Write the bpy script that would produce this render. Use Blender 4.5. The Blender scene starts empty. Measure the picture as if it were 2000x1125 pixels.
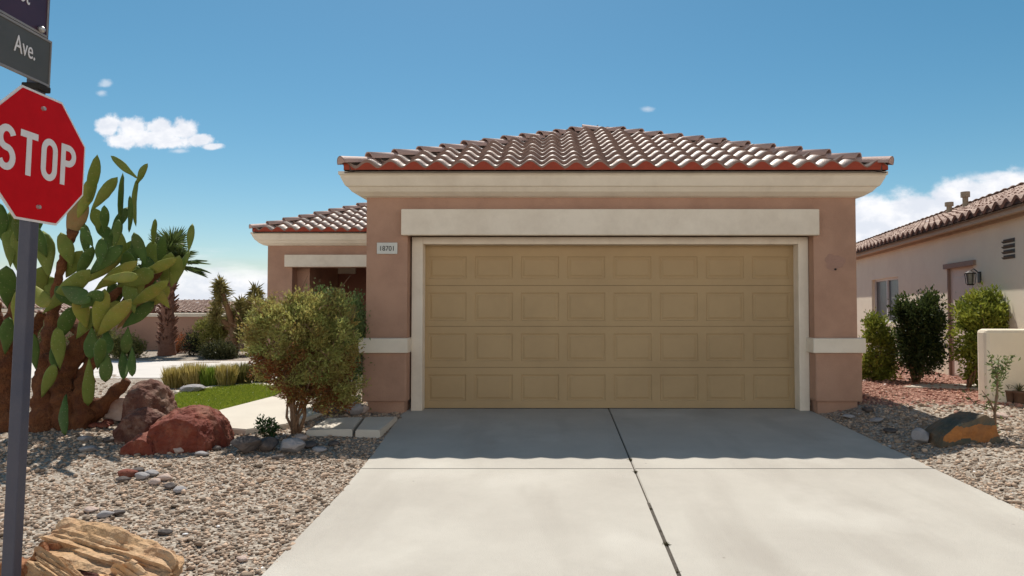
import bpy, bmesh, math, random
import numpy as np
from mathutils import Vector, Matrix, noise
R = math.radians
random.seed(7); rng = np.random.default_rng(7)
S = bpy.context.scene
col = S.collection

# ------------------------------------------------------------------ camera
F, CX, CAMZ = 1250.0, 1070.0, 1.34
PITCH = math.atan(35.5/F)
cd = bpy.data.cameras.new('camera'); cam = bpy.data.objects.new('camera', cd); col.objects.link(cam)
cam.location = (0, 0, CAMZ); cam.rotation_euler = (R(90)+PITCH, 0, 0)
cd.sensor_width = 36; cd.lens = 36*F/2000; cd.shift_x = (1000-CX)/2000
cd.clip_start = .05; cd.clip_end = 5000
S.camera = cam
S.render.resolution_x = 1024; S.render.resolution_y = 576

# ------------------------------------------------------------------ sun, sky, exposure
SUN = Vector((-.30, 1.85, 3.18)).normalized()          # towards the sun (behind the house, a little left)
sl = bpy.data.lights.new('sun', 'SUN'); sl.energy = 2.95; sl.angle = R(.5); sl.color = (1, .955, .88)
so = bpy.data.objects.new('sun', sl); col.objects.link(so)
so.rotation_euler = (-SUN).to_track_quat('-Z', 'Y').to_euler()
W = bpy.data.worlds.new('World'); S.world = W; W.use_nodes = True
S.view_settings.view_transform = 'Standard'; S.view_settings.look = 'None'
S.view_settings.gamma = 1; S.view_settings.exposure = 0.9
try: S.view_settings.use_curve_mapping = False
except Exception: pass

def build_world():
    nt = W.node_tree; nt.nodes.clear(); L = nt.links
    def N(t, **k):
        n = nt.nodes.new(t)
        for a, b in k.items(): setattr(n, a, b)
        return n
    out = N('ShaderNodeOutputWorld'); bg = N('ShaderNodeBackground'); bg.inputs[1].default_value = .075
    L.new(bg.outputs[0], out.inputs[0])
    sky = N('ShaderNodeTexSky', sky_type='NISHITA'); sky.sun_disc = False
    sky.sun_elevation = math.asin(SUN.z); sky.sun_rotation = math.atan2(SUN.x, SUN.y)
    sky.air_density = 1.0; sky.dust_density = .6; sky.ozone_density = 1.2; sky.altitude = 600
    def M(op, a, b=None, c=None, clamp=False):
        n = N('ShaderNodeMath', operation=op); n.use_clamp = clamp
        for i, v in enumerate((a, b, c)):
            if v is None: continue
            if isinstance(v, (int, float)): n.inputs[i].default_value = v
            else: L.new(v, n.inputs[i])
        return n.outputs[0]
    def sstep(x, a, b):
        n = N('ShaderNodeMapRange', interpolation_type='SMOOTHSTEP')
        L.new(x, n.inputs[0]); n.inputs[1].default_value = a; n.inputs[2].default_value = b
        return n.outputs[0]
    tc = N('ShaderNodeTexCoord'); sp = N('ShaderNodeSeparateXYZ'); L.new(tc.outputs['Generated'], sp.inputs[0])
    y = M('MAXIMUM', sp.outputs[1], .02)
    u = M('DIVIDE', sp.outputs[0], y); v = M('DIVIDE', sp.outputs[2], y)
    uv = N('ShaderNodeCombineXYZ'); L.new(u, uv.inputs[0]); L.new(v, uv.inputs[1]); UV = uv.outputs[0]
    def noise_tex(scale, detail, sx=1, sy=1, off=0, rough=.6):
        mp = N('ShaderNodeMapping'); L.new(UV, mp.inputs[0]); mp.inputs['Scale'].default_value = (sx, sy, 1); mp.inputs['Location'].default_value = (off, off, off)
        n = N('ShaderNodeTexNoise'); L.new(mp.outputs[0], n.inputs['Vector']); n.inputs['Scale'].default_value = scale
        n.inputs['Detail'].default_value = detail; n.inputs['Roughness'].default_value = rough
        return n.outputs[0]
    def blobs(lst):
        acc = None
        for (px, py, a, b) in lst:
            vm = N('ShaderNodeVectorMath', operation='SUBTRACT'); L.new(UV, vm.inputs[0])
            vm.inputs[1].default_value = ((px-CX)/F, (598-py)/F, 0)
            vs = N('ShaderNodeVectorMath', operation='MULTIPLY'); L.new(vm.outputs[0], vs.inputs[0]); vs.inputs[1].default_value = (F/a, F/b, 0)
            ln = N('ShaderNodeVectorMath', operation='LENGTH'); L.new(vs.outputs[0], ln.inputs[0])
            d = M('SUBTRACT', 1, ln.outputs['Value'])
            acc = d if acc is None else M('MAXIMUM', acc, d)
        return acc
    # the small cumulus over the cactus
    c1 = blobs([(207,243,34,26),(250,250,46,30),(308,252,42,30),(352,252,36,28),(235,272,40,20),(330,275,60,18),(385,272,38,16),(408,284,24,9),(290,265,80,22)])
    n1 = noise_tex(34, 9, off=2, rough=.62)
    f1 = sstep(M('ADD', c1, M('MULTIPLY', M('SUBTRACT', n1, .5), 1.7)), .0, .5)
    # bank behind the neighbour's roof
    c2 = blobs([(1720,430,100,60),(1810,415,120,60),(1890,390,130,48),(1990,370,120,40),(2080,380,200,60),(1760,455,190,60)])
    n2 = noise_tex(16, 8, .7, 1, 5)
    f2 = sstep(M('ADD', c2, M('MULTIPLY', M('SUBTRACT', n2, .5), 1.6)), .0, .4)
    c3 = blobs([(1960,347,80,17),(2040,345,90,20)])
    f3 = M('MULTIPLY', sstep(M('ADD', c3, M('MULTIPLY', M('SUBTRACT', n2, .5), 1.6)), .0, .6), .9)
    # layered low bank over the left horizon
    n4 = noise_tex(7, 8, .35, 2.2, 9, .6)
    band = M('MULTIPLY', sstep(v, .095, .015), sstep(u, .35, -.35))
    f4 = M('MULTIPLY', M('MULTIPLY', sstep(M('ADD', n4, M('MULTIPLY', band, .62)), .66, .98), .95), sstep(v, .20, .12))
    n5 = noise_tex(60, 6, .6, 1, 3)
    c5 = blobs([(200,160,18,11),(1265,210,20,8),(345,293,26,7),(192,178,14,8)])
    f5 = M('MULTIPLY', sstep(M('ADD', c5, M('MULTIPLY', M('SUBTRACT', n5, .5), 1.6)), .0, .9), .5)
    front = sstep(sp.outputs[1], .02, .1)
    f = M('MAXIMUM', M('MAXIMUM', f1, f2), M('MAXIMUM', f3, M('MAXIMUM', f4, f5)))
    f = M('MULTIPLY', f, front)
    # cloud body: white tops, faintly grey undersides
    nb = noise_tex(22, 5, .8, 1.3, 12)
    gr = N('ShaderNodeMix', data_type='RGBA'); L.new(sstep(nb, .35, .7), gr.inputs[0])
    gr.inputs[6].default_value = (CLOUD*.76, CLOUD*.80, CLOUD*.88, 1); gr.inputs[7].default_value = (CLOUD, CLOUD*1.0, CLOUD*1.02, 1)
    hs = N('ShaderNodeHueSaturation'); L.new(sky.outputs[0], hs.inputs['Color']); hs.inputs['Hue'].default_value = .478; hs.inputs['Saturation'].default_value = 1.3; hs.inputs['Value'].default_value = .69
    # broken bright cloud, unseen, added behind and beside the camera to fill the shade
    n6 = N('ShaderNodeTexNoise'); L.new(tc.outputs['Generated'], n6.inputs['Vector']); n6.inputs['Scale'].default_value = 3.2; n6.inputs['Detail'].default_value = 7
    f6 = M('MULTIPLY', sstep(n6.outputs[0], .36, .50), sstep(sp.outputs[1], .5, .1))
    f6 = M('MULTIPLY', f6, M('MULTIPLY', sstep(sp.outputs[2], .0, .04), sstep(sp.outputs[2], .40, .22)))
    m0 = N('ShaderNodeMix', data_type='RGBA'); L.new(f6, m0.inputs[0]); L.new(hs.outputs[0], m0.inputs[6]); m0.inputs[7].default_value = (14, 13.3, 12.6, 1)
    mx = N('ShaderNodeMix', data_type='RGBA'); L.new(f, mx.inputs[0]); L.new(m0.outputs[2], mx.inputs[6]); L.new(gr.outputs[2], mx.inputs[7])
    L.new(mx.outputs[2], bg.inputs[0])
CLOUD = 7.4
build_world()

# ------------------------------------------------------------------ helpers
def lin(c): return tuple(((x/255+.055)/1.055)**2.4 if x > 10 else x/255/12.92 for x in c)
def ray(px, py):
    xc, yc = (px-CX)/F, (562.5-py)/F
    return Vector((xc, math.cos(PITCH)-math.sin(PITCH)*yc, math.sin(PITCH)+math.cos(PITCH)*yc))
def at(px, py, Y):
    d = ray(px, py); return Vector((0, 0, CAMZ)) + d*(Y/d.y)
def sm(a, b, x):
    t = min(1, max(0, (x-a)/(b-a))); return t*t*(3-2*t)
def edgeL(y):      # left edge of the driveway
    pts = [(-12,-1.5),(3.2,-1.57),(5.0,-1.6),(6.1,-1.66),(7.2,-1.76),(8.3,-1.84)]
    if y <= pts[0][0]: return pts[0][1]
    for (a, p), (b, q) in zip(pts, pts[1:]):
        if y <= b: return p+(q-p)*(y-a)/(b-a)
    return pts[-1][1]
XR = 3.37
def dz(y): return -.243+.03*max(y, -10) if y < 8.1 else 0
def gh(x, y):
    h = dz(y)
    inside = (edgeL(y)+.13 < x < XR-.13) and y < 8.4
    n = noise.noise(Vector((x*.9, y*.9, 3.1)))*.02 + noise.noise(Vector((x*2.7, y*2.7, 9)))*.008
    if inside: return h-.07
    if x >= XR-.14:
        h += .105*sm(XR, XR+.75, x)*sm(1, 5, y) + n*sm(0, .4, x-XR) - .012
    else:
        h += (.035*sm(0, 1.2, edgeL(y)-x) + n*sm(0, .4, edgeL(y)-x)) - .012
    if y > 20: h -= 1.6*sm(20, 45, y)
    return h
def G(px, py):
    d = ray(px, py); o = Vector((0, 0, CAMZ)); t = 1.0; z = 0.0
    for _ in range(30):
        t = (z-CAMZ)/d.z; p = o+d*t; z = gh(p.x, min(p.y, 200))
    return o+d*t

def node_mat(name):
    m = bpy.data.materials.new(name); m.use_nodes = True; nt = m.node_tree
    return m, nt, nt.nodes['Principled BSDF']
def mat(name, c, c2=None, scale=6, rough=.85, bump=0, bscale=80, spec=.3, metal=0, attr=None, mixf=.5, detail=6, dirt=None, dscale=1.2):
    """noise-mixed colour c..c2, optional attribute tint, optional bump"""
    m, nt, b = node_mat(name); L = nt.links
    b.inputs['Roughness'].default_value = rough; b.inputs['Metallic'].default_value = metal
    b.inputs['Specular IOR Level'].default_value = spec
    c = (*c, 1); c2 = (*(c2 or tuple(x*.8 for x in c[:3])), 1)
    tc = nt.nodes.new('ShaderNodeTexCoord')
    n = nt.nodes.new('ShaderNodeTexNoise'); n.inputs['Scale'].default_value = scale; n.inputs['Detail'].default_value = detail; n.inputs['Roughness'].default_value = .65
    L.new(tc.outputs['Object'], n.inputs['Vector'])
    cr = nt.nodes.new('ShaderNodeValToRGB'); L.new(n.outputs[0], cr.inputs[0])
    cr.color_ramp.elements[0].position = .3; cr.color_ramp.elements[1].position = .7
    cr.color_ramp.elements[0].color = c; cr.color_ramp.elements[1].color = c2
    o = cr.outputs[0]
    if attr:
        a = nt.nodes.new('ShaderNodeAttribute'); a.attribute_name = 'tint'
        r2 = nt.nodes.new('ShaderNodeValToRGB'); L.new(a.outputs['Fac'], r2.inputs[0])
        el = r2.color_ramp.elements
        for i, cc in enumerate(attr):
            p = i/(len(attr)-1)
            e = el[0] if i == 0 else (el[1] if i == len(attr)-1 else el.new(p))
            e.position = p; e.color = (*cc, 1)
        mx = nt.nodes.new('ShaderNodeMix'); mx.data_type = 'RGBA'; mx.inputs[0].default_value = mixf
        L.new(o, mx.inputs[6]); L.new(r2.outputs[0], mx.inputs[7]); o = mx.outputs[2]
    if dirt:
        n3 = nt.nodes.new('ShaderNodeTexNoise'); n3.inputs['Scale'].default_value = dscale; n3.inputs['Detail'].default_value = 8; n3.inputs['Roughness'].default_value = .7
        L.new(tc.outputs['Object'], n3.inputs['Vector'])
        r3 = nt.nodes.new('ShaderNodeValToRGB'); L.new(n3.outputs[0], r3.inputs[0])
        r3.color_ramp.elements[0].position = .45; r3.color_ramp.elements[1].position = .75
        r3.color_ramp.elements[0].color = (0,0,0,1); r3.color_ramp.elements[1].color = (.6,.6,.6,1)
        mx = nt.nodes.new('ShaderNodeMix'); mx.data_type = 'RGBA'; L.new(r3.outputs[0], mx.inputs[0])
        L.new(o, mx.inputs[6]); mx.inputs[7].default_value = (*dirt, 1); o = mx.outputs[2]
    L.new(o, b.inputs['Base Color'])
    if bump:
        n2 = nt.nodes.new('ShaderNodeTexNoise'); n2.inputs['Scale'].default_value = bscale; n2.inputs['Detail'].default_value = 5
        L.new(tc.outputs['Object'], n2.inputs['Vector'])
        bp = nt.nodes.new('ShaderNodeBump'); bp.inputs['Strength'].default_value = min(1, bump); bp.inputs['Distance'].default_value = .01*max(1, bump)
        L.new(n2.outputs[0], bp.inputs['Height']); L.new(bp.outputs[0], b.inputs['Normal'])
    return m
def leaf_mat(name, cols, trans=.35, rough=.55):
    m, nt, b = node_mat(name); L = nt.links
    b.inputs['Roughness'].default_value = rough; b.inputs['Specular IOR Level'].default_value = .3
    a = nt.nodes.new('ShaderNodeAttribute'); a.attribute_name = 'tint'
    r2 = nt.nodes.new('ShaderNodeValToRGB'); L.new(a.outputs['Fac'], r2.inputs[0]); el = r2.color_ramp.elements
    for i, cc in enumerate(cols):
        p = i/(len(cols)-1)
        e = el[0] if i == 0 else (el[1] if i == len(cols)-1 else el.new(p))
        e.position = p; e.color = (*cc, 1)
    L.new(r2.outputs[0], b.inputs['Base Color'])
    t = nt.nodes.new('ShaderNodeBsdfTranslucent'); L.new(r2.outputs[0], t.inputs[0])
    mx = nt.nodes.new('ShaderNodeMixShader'); mx.inputs[0].default_value = trans
    L.new(b.outputs[0], mx.inputs[1]); L.new(t.outputs[0], mx.inputs[2])
    L.new(mx.outputs[0], nt.nodes['Material Output'].inputs[0])
    return m

def obj(name, me, m=None, parent=None, smooth=False):
    if isinstance(me, bmesh.types.BMesh):
        bm = me; me = bpy.data.meshes.new(name); bm.to_mesh(me); bm.free()
    if m is not None:
        me.materials.clear(); me.materials.append(m)
    if smooth: me.polygons.foreach_set('use_smooth', [True]*len(me.polygons))
    o = bpy.data.objects.new(name, me); col.objects.link(o)
    if parent is not None: o.parent = parent
    return o
def tag(o, label, cat, group=None, kind=None):
    if label: o['label'] = label
    if cat: o['category'] = cat
    if group: o['group'] = group
    if kind: o['kind'] = kind
    return o
def thing(name, label, cat, loc=(0,0,0), group=None):
    o = bpy.data.objects.new(name, None); col.objects.link(o); o.location = loc; o.empty_display_size = .2
    return tag(o, label, cat, group)
def box(bm, x0, x1, y0, y1, z0, z1, bev=0, M=None):
    vs = [bm.verts.new((x, y, z)) for x in (x0, x1) for y in (y0, y1) for z in (z0, z1)]
    fs = [bm.faces.new([vs[i] for i in f]) for f in ((0,1,3,2),(4,6,7,5),(0,4,5,1),(2,3,7,6),(0,2,6,4),(1,5,7,3))]
    if bev:
        es = list({e for f in fs for e in f.edges})
        r = bmesh.ops.bevel(bm, geom=es, offset=bev, segments=2, affect='EDGES', profile=.5)
        vs = list({v for f in r['faces'] for v in f.verts} | {v for v in vs if v.is_valid})
    if M is not None: bmesh.ops.transform(bm, matrix=M, verts=[v for v in vs if v.is_valid])
    return vs
def boxes(lst, bev=0):
    bm = bmesh.new()
    for b in lst: box(bm, *b, bev=bev)
    return bm
def tube(bm, pts, radii, seg=8, cap=True, squash=1.0):
    rings = []
    pts = [Vector(p) for p in pts]; prev = None
    for i, p in enumerate(pts):
        d = (pts[min(i+1, len(pts)-1)]-pts[max(i-1, 0)]).normalized()
        if prev is None:
            a = d.orthogonal().normalized()
        else: a = (prev-d*prev.dot(d)).normalized()
        prev = a; b = d.cross(a)
        rings.append([bm.verts.new(p+(a*math.cos(2*math.pi*k/seg)+b*math.sin(2*math.pi*k/seg)*squash)*radii[i]) for k in range(seg)])
    for r0, r1 in zip(rings, rings[1:]):
        for k in range(seg): bm.faces.new((r0[k], r0[(k+1)%seg], r1[(k+1)%seg], r1[k]))
    if cap:
        bm.faces.new(rings[0][::-1]); bm.faces.new(rings[-1])
    return rings
def np_mesh(name, V, Fc, tint=None):
    """V (n,3), Fc (m,k) same-size polygons"""
    me = bpy.data.meshes.new(name); n = len(V); m, k = Fc.shape
    me.vertices.add(n); me.vertices.foreach_set('co', np.asarray(V, np.float32).ravel())
    me.loops.add(m*k); me.loops.foreach_set('vertex_index', np.asarray(Fc, np.int32).ravel())
    me.polygons.add(m); me.polygons.foreach_set('loop_start', np.arange(0, m*k, k, dtype=np.int32))
    try: me.polygons.foreach_set('loop_total', np.full(m, k, np.int32))
    except Exception: pass
    me.update(calc_edges=True)
    if tint is not None:
        a = me.attributes.new('tint', 'FLOAT', 'FACE'); a.data.foreach_set('value', np.asarray(tint, np.float32))
    me.validate()
    return me
def unit(a): return a/np.maximum(np.linalg.norm(a, axis=1, keepdims=True), 1e-9)
def leaves(name, P, D, length, width, tint, m, parent, fold=.25):
    """leaf at P growing along D: kite of two triangles pairs folded on the midrib"""
    n = len(P); D = unit(D); A = unit(np.cross(D, rng.normal(size=(n, 3)))); Nn = np.cross(D, A)
    length = np.broadcast_to(length, n)[:, None]; width = np.broadcast_to(width, n)[:, None]
    v0 = P; v1 = P+D*length*.45+A*width*.5+Nn*width*fold; v2 = P+D*length; v3 = P+D*length*.45-A*width*.5+Nn*width*fold
    V = np.stack([v0, v1, v2, v3], 1).reshape(-1, 3)
    i = np.arange(n)*4
    Fc = np.concatenate([np.stack([i, i+1, i+2], 1), np.stack([i, i+2, i+3], 1)])
    me = np_mesh(name, V, Fc, np.concatenate([tint, tint]))
    return obj(name, me, m, parent)
def blades(name, P, tip, width, tint, m, parent=None, droop=.15):
    """grass / spiky blade from P to tip: curved tapering strip"""
    n = len(P); D = tip-P; Ln = np.linalg.norm(D, axis=1, keepdims=True)
    A = unit(np.cross(D, rng.normal(size=(n, 3))))*np.broadcast_to(width, n)[:, None]*.5
    mid = P+D*.5+np.array([0, 0, 1])*Ln*droop
    V = np.stack([P-A*.7, P+A*.7, mid+A, mid-A, tip], 1).reshape(-1, 3)
    i = np.arange(n)*5
    Fq = np.concatenate([np.stack([i, i+1, i+2], 1), np.stack([i, i+2, i+3], 1), np.stack([i+3, i+2, i+4], 1)])
    me = np_mesh(name, V, Fq, np.concatenate([tint]*3))
    return obj(name, me, m, parent)

# ------------------------------------------------------------------ materials
CREAM = mat('cream stucco', (.82,.72,.585), (.76,.66,.53), 3, .9, .25, 160, dirt=(.58,.48,.37), dscale=1.6)
STUCCO = mat('brown stucco', (.48,.285,.195), (.42,.245,.168), 2.2, .92, .9, 110, dirt=(.34,.19,.13), dscale=1.1)
DOORM = mat('tan door paint', (.45,.31,.16), (.41,.28,.145), 1.2, .6, .08, 60, spec=.25, dirt=(.33,.225,.115), dscale=.8)
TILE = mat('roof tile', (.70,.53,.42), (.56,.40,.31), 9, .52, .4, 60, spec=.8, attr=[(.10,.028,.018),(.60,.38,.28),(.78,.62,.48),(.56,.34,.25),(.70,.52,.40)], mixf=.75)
TILE_N = mat('neighbour roof tile', (.56,.36,.27), (.44,.27,.20), 7, .75, .4, 60, attr=[(.12,.05,.035),(.50,.32,.24),(.62,.44,.34),(.66,.50,.40)], mixf=.7)
CLAY = mat('clay tile end', (.36,.06,.03), (.28,.05,.025), 12, .8, .2, 80)
CAPM = mat('ridge tile', (.56,.38,.31), (.44,.28,.23), 10, .68, .4, 60, spec=.4, attr=[(.38,.24,.2),(.55,.42,.35),(.44,.30,.25)], mixf=.5)
MORTAR = mat('mortar', (.10,.07,.055), (.06,.045,.04), 20, .95)
CONC = mat('driveway concrete', (.50,.46,.395), (.43,.39,.335), .8, .88, .5, 150, detail=12, dirt=(.35,.31,.265), dscale=.55)
def weather_concrete(m):
    nt = m.node_tree; L = nt.links; b = nt.nodes['Principled BSDF']; src = b.inputs['Base Color'].links[0].from_socket
    tc = nt.nodes.new('ShaderNodeTexCoord')
    def layer(src, scale, sxyz, lo, hi, colr, amt, kind='N'):
        mp = nt.nodes.new('ShaderNodeMapping'); mp.inputs['Scale'].default_value = sxyz; L.new(tc.outputs['Object'], mp.inputs[0])
        if kind == 'N':
            n = nt.nodes.new('ShaderNodeTexNoise'); n.inputs['Detail'].default_value = 6; o = n.outputs[0]
        else:
            n = nt.nodes.new('ShaderNodeTexVoronoi'); o = n.outputs['Distance']
        n.inputs['Scale'].default_value = scale; L.new(mp.outputs[0], n.inputs['Vector'])
        mr = nt.nodes.new('ShaderNodeMapRange'); L.new(o, mr.inputs[0]); mr.inputs[1].default_value = lo; mr.inputs[2].default_value = hi; mr.inputs[4].default_value = amt
        mx = nt.nodes.new('ShaderNodeMix'); mx.data_type = 'RGBA'; L.new(mr.outputs[0], mx.inputs[0]); L.new(src, mx.inputs[6]); mx.inputs[7].default_value = (*colr, 1)
        return mx.outputs[2]
    o = layer(src, 1.1, (1.6, .35, 1), .52, .72, (.33, .29, .245), .55)       # long faint tyre-track staining
    o = layer(o, 2.3, (1, 1, 1), .03, .0, (.10, .085, .07), .7, 'V')            # a few small oil drips
    o = layer(o, 160, (1, 1, 1), .60, .75, (.30, .27, .23), .5)               # sand grain
    o = layer(o, .7, (1, 1, 1), .55, .70, (.60, .56, .49), .6)
    L.new(o, b.inputs['Base Color'])
weather_concrete(CONC)
JOINT = mat('joint dirt', (.06,.05,.04), (.11,.09,.07), 30, .95)
NWALL = mat('neighbour stucco', (.88,.78,.61), (.83,.73,.57), 1.5, .92, .4, 110, dirt=(.72,.60,.46), dscale=.7)
DARK = mat('dark recess', (.02,.017,.015), (.03,.025,.02), 5, .8)
GLASS = mat('window glass', (.045,.055,.07), (.10,.11,.125), 3, .3, spec=.25)
WHITE = mat('white frame', (.7,.69,.67), (.62,.61,.59), 5, .5)
BARK = mat('bark', (.16,.09,.05), (.28,.17,.10), 30, .95, 1, 60)

# ------------------------------------------------------------------ ground
def axis(lo, hi, step, far, fac=1.5):
    a = list(np.arange(lo, hi+1e-6, step)); s = step; x = hi
    while x < far: s *= fac; x += s; a.append(x)
    s = step; x = lo; b = []
    while x > -far: s *= fac; x -= s; b.append(x)
    return b[::-1]+a
def build_ground():
    xs = axis(-9, 9, .09, 3000); ys = axis(1.5, 17, .09, 3000)
    V = np.array([(x, y, gh(x, y)) for y in ys for x in xs]); nx, ny = len(xs), len(ys)
    i = np.arange(nx-1)[None, :]+np.arange(ny-1)[:, None]*nx
    Fc = np.stack([i, i+1, i+nx+1, i+nx], -1).reshape(-1, 4)
    m, nt, b = node_mat('gravel'); L = nt.links
    b.inputs['Roughness'].default_value = .92; b.inputs['Specular IOR Level'].default_value = .2
    tc = nt.nodes.new('ShaderNodeTexCoord')
    vo = nt.nodes.new('ShaderNodeTexVoronoi'); vo.inputs['Scale'].default_value = 38; L.new(tc.outputs['Object'], vo.inputs['Vector'])
    sp = nt.nodes.new('ShaderNodeSeparateColor'); L.new(vo.outputs['Color'], sp.inputs[0])
    def ramp(inp, cols):
        r = nt.nodes.new('ShaderNodeValToRGB'); L.new(inp, r.inputs[0]); el = r.color_ramp.elements
        for k, cc in enumerate(cols):
            p = k/(len(cols)-1); e = el[0] if k == 0 else (el[1] if k == len(cols)-1 else el.new(p)); e.position = p; e.color = (*cc, 1)
        return r.outputs[0]
    cg = ramp(sp.outputs[0], [(.18,.135,.10),(.32,.25,.19),(.42,.34,.26),(.28,.21,.17),(.50,.43,.35)])
    cr = ramp(sp.outputs[0], [(.20,.085,.06),(.34,.16,.115),(.26,.12,.09),(.42,.24,.18)])
    # the reddish gravel bed in the neighbour's yard
    s3 = nt.nodes.new('ShaderNodeSeparateXYZ'); L.new(tc.outputs['Object'], s3.inputs[0])
    nz = nt.nodes.new('ShaderNodeTexNoise'); nz.inputs['Scale'].default_value = 1.5; L.new(tc.outputs['Object'], nz.inputs['Vector'])
    def Mth(op, a, b_):
        n = nt.nodes.new('ShaderNodeMath'); n.operation = op
        for k, v in enumerate((a, b_)):
            if isinstance(v, (int, float)): n.inputs[k].default_value = v
            else: L.new(v, n.inputs[k])
        return n.outputs[0]
    yy = Mth('ADD', s3.outputs[1], Mth('MULTIPLY', nz.outputs[0], .8))
    mm = Mth('MULTIPLY', Mth('GREATER_THAN', s3.outputs[0], 3.5), Mth('GREATER_THAN', yy, 8.6))
    mx = nt.nodes.new('ShaderNodeMix'); mx.data_type = 'RGBA'; L.new(mm, mx.inputs[0]); L.new(cg, mx.inputs[6]); L.new(cr, mx.inputs[7])
    L.new(mx.outputs[2], b.inputs['Base Color'])
    bp = nt.nodes.new('ShaderNodeBump'); bp.invert = True; bp.inputs['Strength'].default_value = 1; bp.inputs['Distance'].default_value = .02
    L.new(vo.outputs['Distance'], bp.inputs['Height']); L.new(bp.outputs[0], b.inputs['Normal'])
    o = obj('ground', np_mesh('ground', V, Fc), m, smooth=True); o['kind'] = 'structure'
build_ground()

def pebble_mesh(name, P, size, tint, m, lab=None):
    t = (1+5**.5)/2
    ico = unit(np.array([(-1,t,0),(1,t,0),(-1,-t,0),(1,-t,0),(0,-1,t),(0,1,t),(0,-1,-t),(0,1,-t),(t,0,-1),(t,0,1),(-t,0,-1),(-t,0,1)], float))
    fc = np.array([(0,11,5),(0,5,1),(0,1,7),(0,7,10),(0,10,11),(1,5,9),(5,11,4),(11,10,2),(10,7,6),(7,1,8),(3,9,4),(3,4,2),(3,2,6),(3,6,8),(3,8,9),(4,9,5),(2,4,11),(6,2,10),(8,6,7),(9,8,1)])
    n = len(P)
    v = ico[None]*(1+rng.normal(0, .16, (n, 12, 1)))
    sc = np.stack([rng.uniform(.75, 1.35, n), rng.uniform(.6, 1.0, n), rng.uniform(.4, .75, n)], 1)
    v = v*sc[:, None, :]
    tx = rng.normal(0, .35, n); az = rng.uniform(0, 6.28, n)
    c, s = np.cos(tx)[:, None], np.sin(tx)[:, None]
    v = np.stack([v[..., 0], v[..., 1]*c-v[..., 2]*s, v[..., 1]*s+v[..., 2]*c], -1)
    c, s = np.cos(az)[:, None], np.sin(az)[:, None]
    v = np.stack([v[..., 0]*c-v[..., 1]*s, v[..., 0]*s+v[..., 1]*c, v[..., 2]], -1)
    v = v*size[:, None, None]+P[:, None, :]
    Fc = (fc[None]+np.arange(n)[:, None, None]*12).reshape(-1, 3)
    o = obj(name, np_mesh(name, v.reshape(-1, 3), Fc, np.repeat(tint, 20)), m)
    return o
GRAVC = [(.10,.07,.05),(.56,.44,.31),(.76,.63,.46),(.24,.18,.13),(.66,.54,.40),(.88,.80,.67),(.36,.29,.22),(.62,.43,.30)]
PEB = mat('gravel stones', (.58,.46,.33), (.42,.33,.24), 40, .85, 0, attr=GRAVC, mixf=.82)
PEBR = mat('red gravel stones', (.36,.18,.13), (.26,.12,.09), 40, .85, 0, attr=[(.26,.09,.06),(.46,.20,.14),(.34,.14,.10),(.62,.38,.28)], mixf=.8)

LAWN_PX = [(322,800),(335,780),(352,768),(440,757),(500,752),(560,762),(530,776),(405,815),(355,812)]
LAWN = [G(*p) for p in LAWN_PX]
PATH_PX = [(300,830),(355,812),(405,813),(532,777),(600,790),(640,808),(560,838),(480,850),(430,845),(360,838)]
PATH = [G(*p) for p in PATH_PX]
SLAB = [G(*p) for p in [(598,852),(640,823),(708,823),(688,853)]]
SLAB2 = [G(*p) for p in [(694,854),(713,823),(776,823),(742,856)]]
def inpoly(x, y, poly):
    c = False; n = len(poly)
    for i in range(n):
        a, b = poly[i], poly[(i+1) % n]
        if (a.y > y) != (b.y > y) and x < (b.x-a.x)*(y-a.y)/(b.y-a.y)+a.x: c = not c
    return c
def visible(x, y, z=0, m=420):
    if y < .5: return False
    px = CX+F*x/y; py = 598+F*(CAMZ-z)/y
    return -m < px < 2000+m and py < 1125+m*2
def build_gravel():
    P, Sz, Tn, Pr, Sr, Tr = [], [], [], [], [], []
    cells = []
    for x0 in np.arange(-9, 8.6, .25):
        for y0 in np.arange(2.9, 13.5, .25):
            if visible(x0+.12, y0+.12): cells.append((x0, y0))
    for x0, y0 in cells:
        d = math.hypot(x0, y0)
        dens = 2050 if d < 4.5 else (1600 if d < 6.5 else (850 if d < 8.5 else (420 if d < 11 else 160)))
        if x0 > 3.6 and 8.1 < y0 < 11: dens = 500
        k = int(dens*.0625*rng.uniform(.85, 1.1))
        if not visible(x0+.12, y0+.12, 0, 60): k = int(k*.6)
        for _ in range(k):
            x = x0+rng.random()*.25; y = y0+rng.random()*.25
            e = edgeL(y)
            if y < 8.15 and e+.02 < x < XR-.01: continue
            if -2.34 < x < 3.96 and y > 8.12: continue
            if x < -1.8 and y > 6.4 and (inpoly(x, y, LAWN) or inpoly(x, y, PATH) or inpoly(x, y, SLAB) or inpoly(x, y, SLAB2)): continue
            if x < -1.8 and y > 10.9: continue
            s = rng.lognormal(-4.64, .42); s = min(s, .034)
            if d > 7: s *= 1.25
            z = gh(x, y)+s*rng.uniform(-.15, .65)
            red = x > 3.6 and y+rng.normal(0, .35) > 8.5-.28*max(0, x-4)
            if red: Pr.append((x, y, z)); Sr.append(s*1.1); Tr.append(rng.random())
            else: P.append((x, y, z)); Sz.append(s); Tn.append(rng.random())
    o = pebble_mesh('gravel', np.array(P), np.array(Sz), np.array(Tn), PEB); tag(o, 'tan and grey loose gravel covering the front yards', 'gravel', kind='stuff')
    o = pebble_mesh('red_gravel', np.array(Pr), np.array(Sr), np.array(Tr), PEBR); tag(o, 'reddish loose gravel in the bed by the neighbouring house', 'gravel', kind='stuff')
    print('pebbles', len(P), len(Pr))
build_gravel()

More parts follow.
